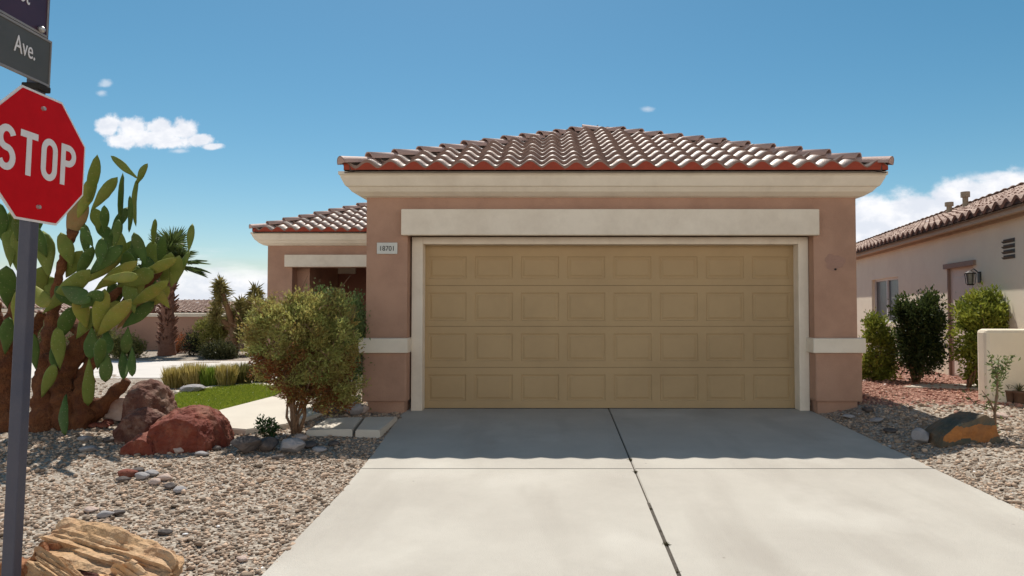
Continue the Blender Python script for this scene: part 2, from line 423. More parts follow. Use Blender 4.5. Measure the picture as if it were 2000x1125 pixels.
# ------------------------------------------------------------------ driveway, paths, lawn, street
def sheet(bm, poly, z0, z1, bev=.012):
    """poly: list of (x,y,ground z) -> slab from z+z0 to z+z1"""
    t = [bm.verts.new((p[0], p[1], p[2]+z1)) for p in poly]; b = [bm.verts.new((p[0], p[1], p[2]+z0)) for p in poly]
    f = bm.faces.new(t); n = len(poly)
    if f.normal.z < 0: pass
    bm.faces.new(b[::-1])
    for i in range(n): bm.faces.new((t[i], b[i], b[(i+1) % n], t[(i+1) % n]))
    bmesh.ops.recalc_face_normals(bm, faces=bm.faces[:])
def build_driveway():
    ymid, g = 5.62, .0035
    def jx(y): return .718+(.79-.718)*(y-3.4)/4.8
    bm = bmesh.new()
    rows = [(-12, ymid-g), (ymid+g*.7, 8.42)]
    for (a, b) in rows:
        ys = [a]+[y for y in (0, 3.2, 5.0, 6.1, 7.2) if a < y < b]+[b]
        if a > 0: ys = [y for y in ys if y < 8.1]+[8.1, b]
        lefts = [(edgeL(y), y, dz(y)) for y in ys]; mids = [(jx(y)-.006, y, dz(y)) for y in ys]
        sheet(bm, lefts+mids[::-1], -.1, 0)
        mids = [(jx(y)+.006, y, dz(y)) for y in ys]; rights = [(XR, y, dz(y)) for y in ys]
        sheet(bm, mids+rights[::-1], -.1, 0)
    es = [e for e in bm.edges if all(abs(v.co.z-dz(v.co.y)) < 1e-4 for v in e.verts) and len(e.link_faces) == 2 and any(abs(f.normal.z) < .5 for f in e.link_faces)]
    bmesh.ops.bevel(bm, geom=es, offset=.006, segments=2, affect='EDGES')
    bmesh.ops.triangulate(bm, faces=[f for f in bm.faces if len(f.verts) > 4])
    o = obj('driveway', bm, CONC); o['kind'] = 'structure'
    bm = bmesh.new(); sheet(bm, [(-1.2, -12, dz(-10)), (XR-.2, -12, dz(-10)), (XR-.2, 8.1, 0), (-1.45, 8.1, 0)], -.06, -.016)
    o = obj('driveway_joint_bed', bm, JOINT); o['kind'] = 'structure'
    # weeds and dirt in the long joint
    k = 0
    WEED = mat('joint weed', (.07,.065,.03), (.12,.09,.04), 50, .9)
    for y in (5.52, 4.62, 4.2, 4.05, 3.98, 3.6, 3.42, 3.36, 5.9):
        n = 60; x = jx(y); 
        P = np.stack([x+rng.normal(0, .007, n), y+rng.normal(0, .011, n), np.full(n, dz(y)-.012)], 1)
        s = rng.uniform(.4, 1.2)
        T = P+np.stack([rng.normal(0, .010*s, n), rng.normal(0, .014*s, n), rng.uniform(.012, .024, n)*s], 1)
        o = blades('joint_weed', P, T, .005, rng.random(n), WEED)
        lbl = 'small dark weed tuft growing in the long centre joint of the driveway'
        tag(o, lbl, 'weed', 'weeds in the driveway joint'); k += 1
build_driveway()

def poly_obj(name, poly, m, z0, z1, kind='structure', bev=.01):
    bm = bmesh.new(); sheet(bm, [tuple(p) for p in poly], z0, z1)
    if bev:
        es = [e for e in bm.edges if len(e.link_faces) == 2 and any(f.normal.z > .7 for f in e.link_faces) and any(abs(f.normal.z) < .5 for f in e.link_faces)]
        bmesh.ops.bevel(bm, geom=es, offset=bev, segments=2, affect='EDGES')
    o = obj(name, bm, m); o['kind'] = kind; return o
def flat(poly, z=0): return [(p[0], p[1], z) for p in poly]
PATHM = mat('path concrete', (.60,.54,.45), (.54,.48,.40), 1.5, .9, .3, 120)
poly_obj('path', flat(PATH), PATHM, -.1, .05)
poly_obj('stepping_slab', flat(SLAB), PATHM, -.1, .036)
poly_obj('stepping_slab', flat(SLAB2), PATHM, -.1, .034)
poly_obj('lawn_base', flat(LAWN), mat('turf', (.16,.22,.02), (.12,.17,.015), 60, .95), -.1, .04, bev=0)
STREET = mat('street surface', (.62,.57,.52), (.54,.50,.45), 2, .92, .3, 60)
poly_obj('street', flat([(-40, 11.75), (-5.0, 11.75), (-4.4, 12.1), (-4.2, 14.8), (-5.2, 15.3), (-40, 15.5)]), STREET, -.1, .03)
poly_obj('lawn_curb', flat([G(*p)+Vector((0,0,0)) for p in [(340,767),(352,765),(440,754),(502,749),(560,759),(558,764),(500,754),(440,758.5),(353,769.5)]]), PATHM, -.1, .055, bev=0)
def build_lawn():
    xs = [p.x for p in LAWN]; ys = [p.y for p in LAWN]; P = []
    while len(P) < 26000:
        x = rng.uniform(min(xs), max(xs)); y = rng.uniform(min(ys), max(ys))
        if inpoly(x, y, LAWN): P.append((x, y, .038))
    P = np.array(P); T = P+np.stack([rng.normal(0, .012, len(P)), rng.normal(0, .012, len(P)), rng.uniform(.018, .04, len(P))], 1)
    o = blades('lawn', P, T, .006, rng.random(len(P)), leaf_mat('lawn blades', [(.17,.24,.02),(.28,.35,.03),(.36,.38,.05)], .4))
    tag(o, 'bright green short artificial lawn beside the curved path', 'lawn', kind='stuff')
build_lawn()

# ------------------------------------------------------------------ tiled roofs
P_ = .42
def tile_slope(A, e, n, Wd, Rn, z0, hipL=True, hipR=True, amp=.080, wl=.285, E=.30, lip=.042, pitch=P_, cols=None, a0=0, ycut=None):
    bm = bmesh.new(); tl = bm.faces.layers.float.new('tint')
    A = Vector((*A, 0)); e = Vector((*e, 0)); n = Vector((*n, 0))
    K = int(math.ceil(Rn/E)); ss = 10; nw = int(math.ceil(Wd/wl)); st = wl/ss
    def prof(a): return amp*((.5+.5*math.cos(2*math.pi*(a-a0)/wl))**.85)
    prev_top = None
    for k in range(K):
        r0, r1 = k*E, min((k+1)*E, Rn)
        amin = 0 if not hipL else max(0, r0-.1); amax = Wd if not hipR else min(Wd, Wd-r0+.1)
        i0 = int(amin/st); i1 = min(int(math.ceil(amax/st)), int(round(Wd/st)))
        if i1-i0 < 2: break
        lips = {}
        def jit(t): 
            if t not in lips: lips[t] = (random.uniform(-.006, .006), random.uniform(-.006, .006))
            return lips[t]
        lo, lo2, hi = [], [], []
        for i in range(i0, i1+1):
            a = i*st; t = int(math.floor((a-a0)/wl+.5)); jl, js = jit(t)
            lo.append(bm.verts.new(A+e*a+n*(r0-.012+js)+Vector((0, 0, z0+pitch*r0+lip+jl+prof(a)))))
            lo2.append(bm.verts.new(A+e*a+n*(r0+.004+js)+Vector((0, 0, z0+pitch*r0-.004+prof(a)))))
            hi.append(bm.verts.new(A+e*a+n*r1+Vector((0, 0, z0+pitch*r1+.002+prof(a)))))
        tt = {}
        for i in range(len(lo)-1):
            a = (i0+i+.5)*st; t = int(math.floor((a-a0)/wl+.5))
            if t not in tt: tt[t] = random.uniform(.22, 1)
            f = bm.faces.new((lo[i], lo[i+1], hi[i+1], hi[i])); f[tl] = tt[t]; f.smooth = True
            f = bm.faces.new((lo2[i], lo2[i+1], lo[i+1], lo[i])); f[tl] = 0  # lip tint: dark red tile with the lip's shade painted in
    def cut(co, no):
        bmesh.ops.bisect_plane(bm, geom=bm.verts[:]+bm.edges[:]+bm.faces[:], plane_co=co, plane_no=no, clear_outer=True)
    if hipL: cut(A, (n-e))
    if hipR: cut(A+e*Wd, (n+e))
    # closed underside deck
    return bm
def deck(bm, A, e, n, Wd, Rn, z0, hipL, hipR, pitch=P_):
    A = Vector((*A, z0)); e = Vector((*e, 0)); n = Vector((*n, 0)); up = Vector((0, 0, pitch))
    p = [A, A+e*Wd, A+e*(Wd-(Rn if hipR else 0))+(n+up)*Rn, A+e*(Rn if hipL else 0)+(n+up)*Rn]
    bm.faces.new([bm.verts.new(q-Vector((0, 0, .02))) for q in p])
def eave_closure(bm, A, e, Wd, n, z0, amp=.080, wl=.285, lip=.042, a0=0, drop=.0, back=.0):
    A = Vector((*A, 0)); e = Vector((*e, 0)); n = Vector((*n, 0)); ss = 10; st = wl/ss; N_ = int(round(Wd/st))
    t, b = [], []
    for i in range(N_+1):
        a = i*st; h = z0+lip+amp*((.5+.5*math.cos(2*math.pi*(a-a0)/wl))**.85)-.016
        t.append(bm.verts.new(A+e*a+n*back+Vector((0, 0, h)))); b.append(bm.verts.new(A+e*a+n*back+Vector((0, 0, z0-drop))))
    for i in range(N_): bm.faces.new((b[i], b[i+1], t[i+1], t[i]))
def ridge_caps(bm, P0, P1, L0=.40, rad=.088, lift=.045, endcap=True, tl=None):
    P0, P1 = Vector(P0), Vector(P1); d = (P1-P0); Ln = d.length; d.normalize(); k = max(1, int(round(Ln/L0))); s = Ln/k
    side = d.cross(Vector((0, 0, 1))).normalized(); up = side.cross(d).normalized()
    for i in range(k):
        a = P0+d*(s*i); b = P0+d*(s*(i+1)+.05); t = random.random(); j = random.uniform(-.006, .006)
        rings = []
        for (c, r, l) in ((a, rad*1.12, lift+.035+j), (b, rad*.92, lift-.012+j)):
            for rr in (r, r-.014):
                rings.append([bm.verts.new(c+side*(math.cos(q)*rr)+up*(math.sin(q)*rr*.95+l-.05)) for q in [math.pi*(m_/10)*1.0 for m_ in range(11)]])
        o0, i0_, o1, i1_ = rings
        for m_ in range(10):
            for quad in ((o0[m_], o0[m_+1], o1[m_+1], o1[m_]), (i0_[m_+1], i0_[m_], i1_[m_], i1_[m_+1]), (o0[m_+1], o0[m_], i0_[m_], i0_[m_+1])):
                f = bm.faces.new(quad)
                if tl: f[tl] = t
                f.smooth = quad[0] is o0[m_] and quad[2] is o1[m_+1]
        if i == 0 and endcap:
            f = bm.faces.new(o0)
            if tl: f[tl] = .2
def hip_bed(bm, P0, P1, w=.07, h=.075):
    P0, P1 = Vector(P0), Vector(P1); d = (P1-P0).normalized(); side = d.cross(Vector((0, 0, 1))).normalized()
    vs = []
    for p in (P0, P1):
        vs.append([bm.verts.new(p+side*sx+Vector((0, 0, zz))) for sx, zz in ((-w, -.03), (w, -.03), (w*.8, h), (-w*.8, h))])
    for k in range(4): bm.faces.new((vs[0][k], vs[0][(k+1) % 4], vs[1][(k+1) % 4], vs[1][k]))

def merge(dst, src):
    me = bpy.data.meshes.new('t'); src.to_mesh(me); src.free(); dst.from_mesh(me); bpy.data.meshes.remove(me)

# ------------------------------------------------------------------ the house
house = thing('house', 'brown stucco house with cream trim, tiled hip roof and wide tan garage door', 'house', (0, 8.1, 0))
HP = Vector((0, 8.1, 0))
def hobj(name, bm, m, parent=None, label=None, smooth=False):
    bmesh.ops.translate(bm, verts=bm.verts[:], vec=-HP)
    o = obj(name, bm, m, parent or house, smooth)
    if label: o['label'] = label
    return o
YW = 8.1; EX0, EX1, EY, EZ = -2.50, 4.165, 7.80, 3.01
WX0, WX1 = -2.30, 3.91
WY = 14.6; WE = 14.3; WLX = -6.62     # wing wall, eave and left eave corner
def build_house():
    # roof tiles ------------------------------------------------------
    bm = tile_slope((EX0, EY), (1, 0), (0, 1), EX1-EX0, (EX1-EX0)/2, EZ)
    half = (EX1-EX0)/2; D = 9.5
    b2 = tile_slope((EX0, EY+D), (0, -1), (1, 0), D, half, EZ, hipL=False); merge(bm, b2)
    b2 = tile_slope((EX1, EY), (0, 1), (-1, 0), D, half, EZ, hipR=False); merge(bm, b2)
    rf = hobj('roof', bm, TILE)
    bm = bmesh.new()
    deck(bm, (EX0, EY), (1, 0), (0, 1), EX1-EX0, half, EZ-.01, True, True); deck(bm, (EX0, EY+D), (0, -1), (1, 0), D, half, EZ-.01, False, True); deck(bm, (EX1, EY), (0, 1), (-1, 0), D, half, EZ-.01, True, False)
    hobj('roof_deck', bm, MORTAR, rf)
    bm = bmesh.new()
    eave_closure(bm, (EX0, EY), (1, 0), EX1-EX0, (0, 1), EZ, back=-.006)
    eave_closure(bm, (EX0, EY+D), (0, -1), D, (1, 0), EZ, back=-.006); eave_closure(bm, (EX1, EY), (0, 1), D, (-1, 0), EZ, back=-.006)
    hobj('eave_tile_ends', bm, CLAY, rf)
    ap = ((EX0+EX1)/2, EY+half, EZ+P_*half)
    bm = bmesh.new(); tl = bm.faces.layers.float.new('tint')
    ridge_caps(bm, (EX0-.02, EY-.02, EZ+.045), (ap[0]-.16, ap[1]-.16, ap[2]-.062), tl=tl); ridge_caps(bm, (EX1+.02, EY-.02, EZ+.045), (ap[0]+.16, ap[1]-.16, ap[2]-.062), tl=tl)
    ridge_caps(bm, (ap[0]-.24, ap[1]-.14, ap[2]-.045), (ap[0]+.22, ap[1]-.14, ap[2]-.045), tl=tl, L0=.5, endcap=True)
    ridge_caps(bm, (ap[0], ap[1]-.05, ap[2]-.05), (ap[0], EY+D, ap[2]-.05), tl=tl, endcap=False)
    hobj('ridge_caps', bm, CAPM, rf)
    bm = bmesh.new(); hip_bed(bm, (EX0+.03, EY+.03, EZ), ap); hip_bed(bm, (EX1-.03, EY+.03, EZ), ap); hip_bed(bm, ap, (ap[0], EY+D, ap[2]))
    hobj('ridge_mortar', bm, MORTAR, rf)
    # wing roof
    Wd = 12.2; h2 = 4.2
    bm = tile_slope((WLX, WE), (1, 0), (0, 1), Wd, h2, EZ)
    b2 = tile_slope((WLX, WE+11), (0, -1), (1, 0), 11, h2, EZ, hipL=False); merge(bm, b2)
    rw = hobj('roof', bm, TILE)
    bm = bmesh.new(); deck(bm, (WLX, WE), (1, 0), (0, 1), Wd, h2, EZ-.01, True, True); deck(bm, (WLX, WE+11), (0, -1), (1, 0), 11, h2, EZ-.01, False, True)
    b2 = bmesh.new(); 
    hobj('roof_deck', bm, MORTAR, rw); b2.free()
    bm = bmesh.new(); eave_closure(bm, (WLX, WE), (1, 0), 4.2, (0, 1), EZ, back=-.006); eave_closure(bm, (WLX, WE+11), (0, -1), 11, (1, 0), EZ, back=-.006)
    hobj('eave_tile_ends', bm, CLAY, rw)
    ap2 = (WLX+h2, WE+h2, EZ+P_*h2); bm = bmesh.new(); tl = bm.faces.layers.float.new('tint')
    ridge_caps(bm, (WLX-.02, WE-.02, EZ+.045), (ap2[0], ap2[1], ap2[2]+.05), tl=tl)
    hobj('ridge_caps', bm, CAPM, rw)
    bm = bmesh.new(); hip_bed(bm, (WLX+.03, WE+.03, EZ), ap2); hobj('ridge_mortar', bm, MORTAR, rw)
    # cornice: coved stucco eave, swept round the walls
    prof = [(.285, 3.003), (.285, 2.965), (.268, 2.955), (.262, 2.93), (.225, 2.85), (.215, 2.835), (.195, 2.825), (.155, 2.775), (.08, 2.73), (-.02, 2.708)]
    def cornice(x0, x1, y0, y1, sx=.0):
        bm = bmesh.new(); loops = []
        for o_, z in prof:
            o_ = o_ if o_ < 0 else o_*(1-sx)
            loops.append([bm.verts.new(c) for c in ((x0-o_, y1, z), (x0-o_, y0-o_, z), (x1+o_, y0-o_, z), (x1+o_, y1, z))])
        for a, b in zip(loops, loops[1:]):
            for k in range(3): bm.faces.new((a[k], a[k+1], b[k+1], b[k]))
        bm.faces.new(loops[0][::-1])
        return bm
    bm = cornice(WX0, WX1, YW+.03, 17); merge(bm, cornice(-6.40, -2.25, WY+.03, 24))
    hobj('cornice', bm, CREAM)
    # walls ----------------------------------------------------------------
    zt = 2.75
    dl, dr = -1.78, 3.37
    L = [(WX0, dl, YW, YW+.35, .14, zt), (dr, WX1, YW, YW+.35, .14, zt), (dl-.001, dr+.001, YW+.002, YW+.35, 2.25, zt-.001),
         (WX0+.03, WX1-.03, YW+.36, 17.2, -.1, zt)]
    # lower wainscot, slightly proud, and recessed foot
    bm = boxes(L[:3], 0)
    for b_ in [(WX0-.035, dl+.003, YW-.035, YW+.34, .137, .76), (dr-.003, WX1+.045, YW-.035, YW+.34, .137, .76)]: box(bm, *b_, bev=.02)
    for b_ in [(WX0+.03, dl-.03, YW+.005, YW+.36, -.15, .15), (dr+.03, WX1-.01, YW+.005, YW+.36, -.15, .15)]: box(bm, *b_)
    # long side walls and rear of the garage
    for b_ in [(WX0, WX0+.3, YW+.36, 17.2, -.2, zt), (WX1-.3, WX1, YW+.36, 17.2, -.2, zt)]: box(bm, *b_)
    # wing walls round the porch opening
    for b_ in [(-6.40, -5.84, WY, WY+.3, -.2, zt), (-5.84, WX0, WY, WY+.3, 2.228, zt), (-6.40, -6.1, WY+.3, 24, -.2, zt), (-5.85, -5.55, WY+.3, 16.9, -.2, 2.5)]: box(bm, *b_)
    hobj('wall', bm, STUCCO)
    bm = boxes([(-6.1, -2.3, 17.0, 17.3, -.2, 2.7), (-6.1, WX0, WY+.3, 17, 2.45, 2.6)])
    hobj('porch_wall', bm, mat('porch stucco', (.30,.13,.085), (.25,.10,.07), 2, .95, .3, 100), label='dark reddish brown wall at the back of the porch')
    ed = boxes([(-3.32, -2.34, 16.94, 16.995, 0, 2.1)]); eo = hobj('entry_door', ed, mat('entry door', (.07,.03,.02), (.05,.022,.016), 8, .5))
    b2 = boxes([(-3.45, -3.325, 16.93, 17.0, 0, 2.11), (-3.45, -2.33, 16.925, 17.0, 2.11, 2.25)]); hobj('door_frame', b2, CREAM, eo)
    hobj('soffit_trim', boxes([(-5.55, -5.1, 16.9, 17, 2.2, 2.42)]), CREAM)
    # trim -----------------------------------------------------------------
    bm = boxes([(-1.846, 3.417, YW-.085, YW+.02, 2.233, 2.562)], bev=.012)
    hobj('header_trim', bm, CREAM)
    hobj('header_trim', boxes([(-5.99, WX0, WY-.08, WY+.02, 2.235, 2.51)], bev=.012), CREAM)
    hobj('band_trim', boxes([(WX0-.075, dl+.025, YW-.075, YW+.34, .752, .938)], bev=.012), CREAM)
    hobj('band_trim', boxes([(dr-.045, WX1+.075, YW-.075, YW+.34, .752, .938)], bev=.012), CREAM)
    DY = YW+.32
    # door frame: side jambs and head
    bm = boxes([(-1.758, -1.615, DY-.17, DY+.05, -.02, 2.235), (3.235, 3.365, DY-.17, DY+.05, -.02, 2.235), (-1.616, 3.236, DY-.168, DY+.05, 2.142, 2.235)], bev=.008)
    hobj('garage_door_frame', bm, CREAM)
    # garage door: four sections of eight stamped panels
    gd = bpy.data.objects.new('garage_door', None); col.objects.link(gd); gd.parent = house; gd.empty_display_size = .2
    X0, X1 = -1.625, 3.245; H = 2.15; sh = H/4; cw = (X1-X0)/8
    for s in range(4):
        z0, z1 = s*sh+.0022, (s+1)*sh-.0022
        bm = bmesh.new(); y = DY
        def q(pts): 
            bm.faces.new([bm.verts.new(p) for p in pts])
        hgt = (.34, .36, .37, .29)[s]; zc = z0+(.27, .26, .255, .235)[s]
        px0s = []
        for c in range(8):
            a, b = X0+c*cw, X0+(c+1)*cw
            ia, ib, ja, jb = a+.055, b-.055, zc-hgt/2, zc+hgt/2
            O = [(a, z0), (b, z0), (b, z1), (a, z1)]; I = [(ia, ja), (ib, ja), (ib, jb), (ia, jb)]
            def ring(A_, B_, ya, yb):
                for k in range(4):
                    k2 = (k+1) % 4; q([(A_[k][0], ya, A_[k][1]), (A_[k2][0], ya, A_[k2][1]), (B_[k2][0], yb, B_[k2][1]), (B_[k][0], yb, B_[k][1])])
            def ins(R_, d): return [(R_[0][0]+d, R_[0][1]+d), (R_[1][0]-d, R_[1][1]+d), (R_[2][0]-d, R_[2][1]-d), (R_[3][0]+d, R_[3][1]-d)]
            ring(O, I, y, y); I1 = ins(I, .010); ring(I, I1, y, y+.011); I2 = ins(I1, .016); ring(I1, I2, y+.011, y+.011); I3 = ins(I2, .022); ring(I2, I3, y+.011, y+.001)
            q([(p[0], y+.001, p[1]) for p in I3])
        # edges of the section
        for (za, zb) in ((z0, z0), (z1, z1)):
            q([(X0, y, za), (X1, y, za), (X1, y+.04, za), (X0, y+.04, za)])
        bmesh.ops.remove_doubles(bm, verts=bm.verts[:], dist=.0005); bmesh.ops.recalc_face_normals(bm, faces=bm.faces[:])
        hobj('door_section', bm, DOORM, gd)
    bm = boxes([(X0, X1, DY+.012, DY+.05, -.02, H)]); hobj('door_backing', bm, mat('door seam shade', (.16,.11,.055), (.13,.09,.045), 5, .8), gd)
    bm = boxes([(X0, X1, DY-.006, DY+.011, -.004, .007)]); hobj('bottom_seal', bm, DARK, gd)
    # old light-fitting scar on the right pillar
    bm = bmesh.new(); c0 = at(1630, 512, YW-.004); vs = []
    for k in range(28):
        a = k/28*2*math.pi; rr = 1+.13*math.sin(3*a+1)+.08*math.sin(7*a)
        vs.append(bm.verts.new((c0.x+.125*rr*math.cos(a), YW-.003, c0.z+.10*rr*(abs(math.sin(a))**.8)*(1 if math.sin(a) > 0 else -1))))
    bm.faces.new(vs[::-1])
    hobj('paint_patch', bm, mat('patch paint', (.40,.235,.175), (.345,.20,.15), 14, .95, .9, 60, detail=9), label='reddish unpainted patch where a wall lamp was removed')
    bm = bmesh.new(); p = at(1632, 526, YW-.01); bmesh.ops.create_uvsphere(bm, u_segments=10, v_segments=6, radius=.014, matrix=Matrix.Translation((p.x, YW-.008, p.z)))
    hobj('wire_cap', bm, DARK)
    # number plaque
    pl = boxes([(-2.165, -1.905, YW-.02, YW+.002, 2.0, 2.145)], bev=.006); po = hobj('number_plaque', pl, mat('plaque', (.62,.60,.54), (.55,.54,.49), 9, .5))
    po['label'] = 'white house number plaque'
    text_part('18701', .088, .006, Matrix.Translation(Vector((-2.035, YW-.021, 2.041))-HP) @ Matrix.Rotation(R(90), 4, 'X'), mat('number black', (.03,.03,.03), (.05,.05,.05), 5, .6), po, 'numerals', sx=.92)

def text_part(txt, size, depth, M, m, parent, name, sx=1.0, align='CENTER', bold=0.0):
    cu = bpy.data.curves.new('t', 'FONT'); cu.body = txt; cu.size = size; cu.extrude = depth/2; cu.align_x = align; cu.offset = bold
    to = bpy.data.objects.new('t', cu); col.objects.link(to)
    bpy.context.view_layer.update()
    me = bpy.data.meshes.new_from_object(to.evaluated_get(bpy.context.evaluated_depsgraph_get()))
    bpy.data.objects.remove(to); bpy.data.curves.remove(cu)
    me.transform(M @ Matrix.Diagonal((sx, 1, 1, 1))); me.name = name
    return obj(name, me, m, parent)
HP = Vector((0, 8.1, 0))
build_house()

# ------------------------------------------------------------------ stop sign
def build_sign():
    base = Vector((-2.492, 3.0, dz(3)))
    ss = thing('stop_sign', 'red octagonal stop sign with street name blades on a leaning square post', 'street sign', base)
    lean = Vector((.028, 0, 1)).normalized()
    d = Vector((-.034, 1, 0)).normalized(); nrm = d.cross(lean).normalized(); d = lean.cross(nrm).normalized()
    POST = mat('post paint', (.055,.058,.085), (.085,.08,.10), 6, .5, .15, 80, spec=.4)
    bm = bmesh.new(); M3 = Matrix((d, lean, nrm)).transposed().to_4x4()
    # local frame: x along the sign, y up, z towards the viewer side
    box(bm, -.027, .027, 0, 3.35, -.027, .027, bev=.005, M=M3); obj('post', bm, POST, ss)
    hz = lambda z: (z-base.z)/lean.z
    cz = hz(at(78, 308, 3.0).z)
    def octa(bm, S_, z0, z1):
        r = S_/2/math.cos(math.pi/8); pts = [(r*math.cos(math.pi/8+k*math.pi/4), r*math.sin(math.pi/8+k*math.pi/4)) for k in range(8)]
        a = [bm.verts.new(M3 @ Vector((x, y+cz, z0))) for x, y in pts]; b = [bm.verts.new(M3 @ Vector((x, y+cz, z1))) for x, y in pts]
        bm.faces.new(a[::-1]); bm.faces.new(b)
        for k in range(8): bm.faces.new((a[k], a[(k+1) % 8], b[(k+1) % 8], b[k]))
    WR = mat('reflective white', (.82,.76,.72), (.74,.68,.66), 20, .5)
    RED = mat('reflective red', (.62,.006,.012), (.54,.005,.010), 12, .6, .12, 200, spec=.1)
    bm = bmesh.new(); octa(bm, .61, .029, .033); pl = obj('sign_plate', bm, WR, ss)
    bm = bmesh.new(); octa(bm, .588, .034, .0352); obj('red_face', bm, RED, pl)
    M_ = M3 @ Matrix.Translation((0, cz-.098, .0368))
    # hand-built condensed gothic capitals
    def glyph(kind, w=.104, h=.203, s=.031):
        bm = bmesh.new()
        def strip(pts, s_=s):
            n = len(pts); Ls, Rs = [], []
            for i, p in enumerate(pts):
                a = pts[max(i-1, 0)]; b = pts[min(i+1, n-1)]
                t = Vector((b[0]-a[0], b[1]-a[1])).normalized(); nn = Vector((-t.y, t.x))*s_/2
                Ls.append(bm.verts.new((p[0]+nn.x, p[1]+nn.y, 0))); Rs.append(bm.verts.new((p[0]-nn.x, p[1]-nn.y, 0)))
            for i in range(n-1): bm.faces.new((Ls[i], Ls[i+1], Rs[i+1], Rs[i]))
        H2 = s/2
        if kind == 'T':
            strip([(0, h-H2), (w, h-H2)]); strip([(w/2, h-s), (w/2, 0)])
        if kind == 'O':
            pts = []; rx = w/2-H2; ry = rx*1.15
            for k in range(17): a = math.pi*k/16; pts.append((w/2+rx*math.cos(a), h-H2-ry+ry*math.sin(a)))
            for k in range(17): a = math.pi+math.pi*k/16; pts.append((w/2+rx*math.cos(a), H2+ry+ry*math.sin(a)))
            pts.append(pts[0]); strip(pts)
        if kind == 'P':
            strip([(H2, 0), (H2, h)]); r = h*.27-H2; rr = min(r, w*.5)
            pts = [(s, h-H2), (w-H2-rr, h-H2)]+[(w-H2-rr+rr*math.sin(math.pi*k/12), h-H2-r+r*math.cos(math.pi*k/12)) for k in range(1, 12)]+[(w-H2-rr, h-H2-2*r), (s, h-H2-2*r)]
            strip(pts)
        if kind == 'S':
            rx = w/2-H2; cx_ = w/2; r1 = (h/2-H2)/2; pts = []
            for k in range(0, 15): a = R(20)+R(250-20)*k/14; pts.append((cx_+rx*math.cos(a), h-H2-r1+r1*math.sin(a)))
            for k in range(0, 15): a = R(70)-R(250-20)*k/14; pts.append((cx_+rx*math.cos(a), H2+r1+r1*math.sin(a)))
            strip(pts)
        return bm
    bm = bmesh.new(); adv = .127; x0 = -(adv*3+.104)/2-.008
    for i, ch in enumerate('STOP'):
        g = glyph(ch); bmesh.ops.translate(g, verts=g.verts[:], vec=(x0+adv*i, 0, 0)); merge(bm, g)
    r = bmesh.ops.extrude_face_region(bm, geom=bm.faces[:]); bmesh.ops.translate(bm, verts=[v for v in r['geom'] if isinstance(v, bmesh.types.BMVert)], vec=(0, 0, .0008))
    bmesh.ops.recalc_face_normals(bm, faces=bm.faces[:])
    bmesh.ops.transform(bm, matrix=M_, verts=bm.verts[:]); obj('lettering', bm, WR, pl)
    STEEL = mat('galvanised bolt', (.55,.52,.5), (.4,.38,.36), 30, .4, metal=.6)
    for yy in (.235, -.232):
        bm = bmesh.new(); bmesh.ops.create_cone(bm, cap_ends=True, segments=6, radius1=.011, radius2=.009, depth=.012, matrix=M3 @ Matrix.Translation((0, cz+yy, .041))); obj('bolt', bm, STEEL, pl)
    # street name blades, reaching back towards the camera from the post
    GREY = mat('grey blade', (.075,.072,.062), (.095,.088,.078), 5, .5, spec=.4); MAR = mat('maroon blade', (.045,.014,.030), (.06,.02,.038), 5, .4, spec=.4)
    FR = mat('blade edge', (.30,.27,.25), (.22,.2,.19), 10, .4)
    def blade(y0, y1, x1, m, txt, tx, ty, size, sxx):
        bm = bmesh.new(); box(bm, x1-.66, x1, y0, y1, .030, .036, M=M3); b = obj('name_blade', bm, m, ss)
        bm = bmesh.new()
        for bb in ((x1-.662, x1+.002, y0-.004, y0+.006, .028, .040), (x1-.662, x1+.002, y1-.006, y1+.004, .028, .040), (x1-.004, x1+.002, y0, y1, .028, .040)): box(bm, *bb, M=M3)
        obj('blade_edge', bm, FR, b)
        text_part(txt, size, .002, M3 @ Matrix.Translation((tx, ty, .038)) @ Matrix.Scale(1, 4), WR, b, 'lettering', sx=sxx, align='RIGHT')
        return b
    g0 = hz(at(88, 164, 3.0).z); g1 = hz(at(88, 77, 3.0).z)
    blade(g0, g1, .03, GREY, 'Ave.', -.062, g0+.088, .112, .62)
    blade(g1+.012, g1+.24, .0, MAR, 'Parrot', -.112, hz(at(46, 9, 2.885).z), .125, .56)
    bm = bmesh.new(); box(bm, -.04, .035, g0-.035, g0-.004, -.04, .045, bev=.006, M=M3); obj('blade_bracket', bm, DARK, ss)
    bm = bmesh.new(); bmesh.ops.create_uvsphere(bm, u_segments=10, v_segments=6, radius=.016, matrix=M3 @ Matrix.Translation((-.045, g1+.03, .045))); obj('bolt', bm, STEEL, ss)
build_sign()

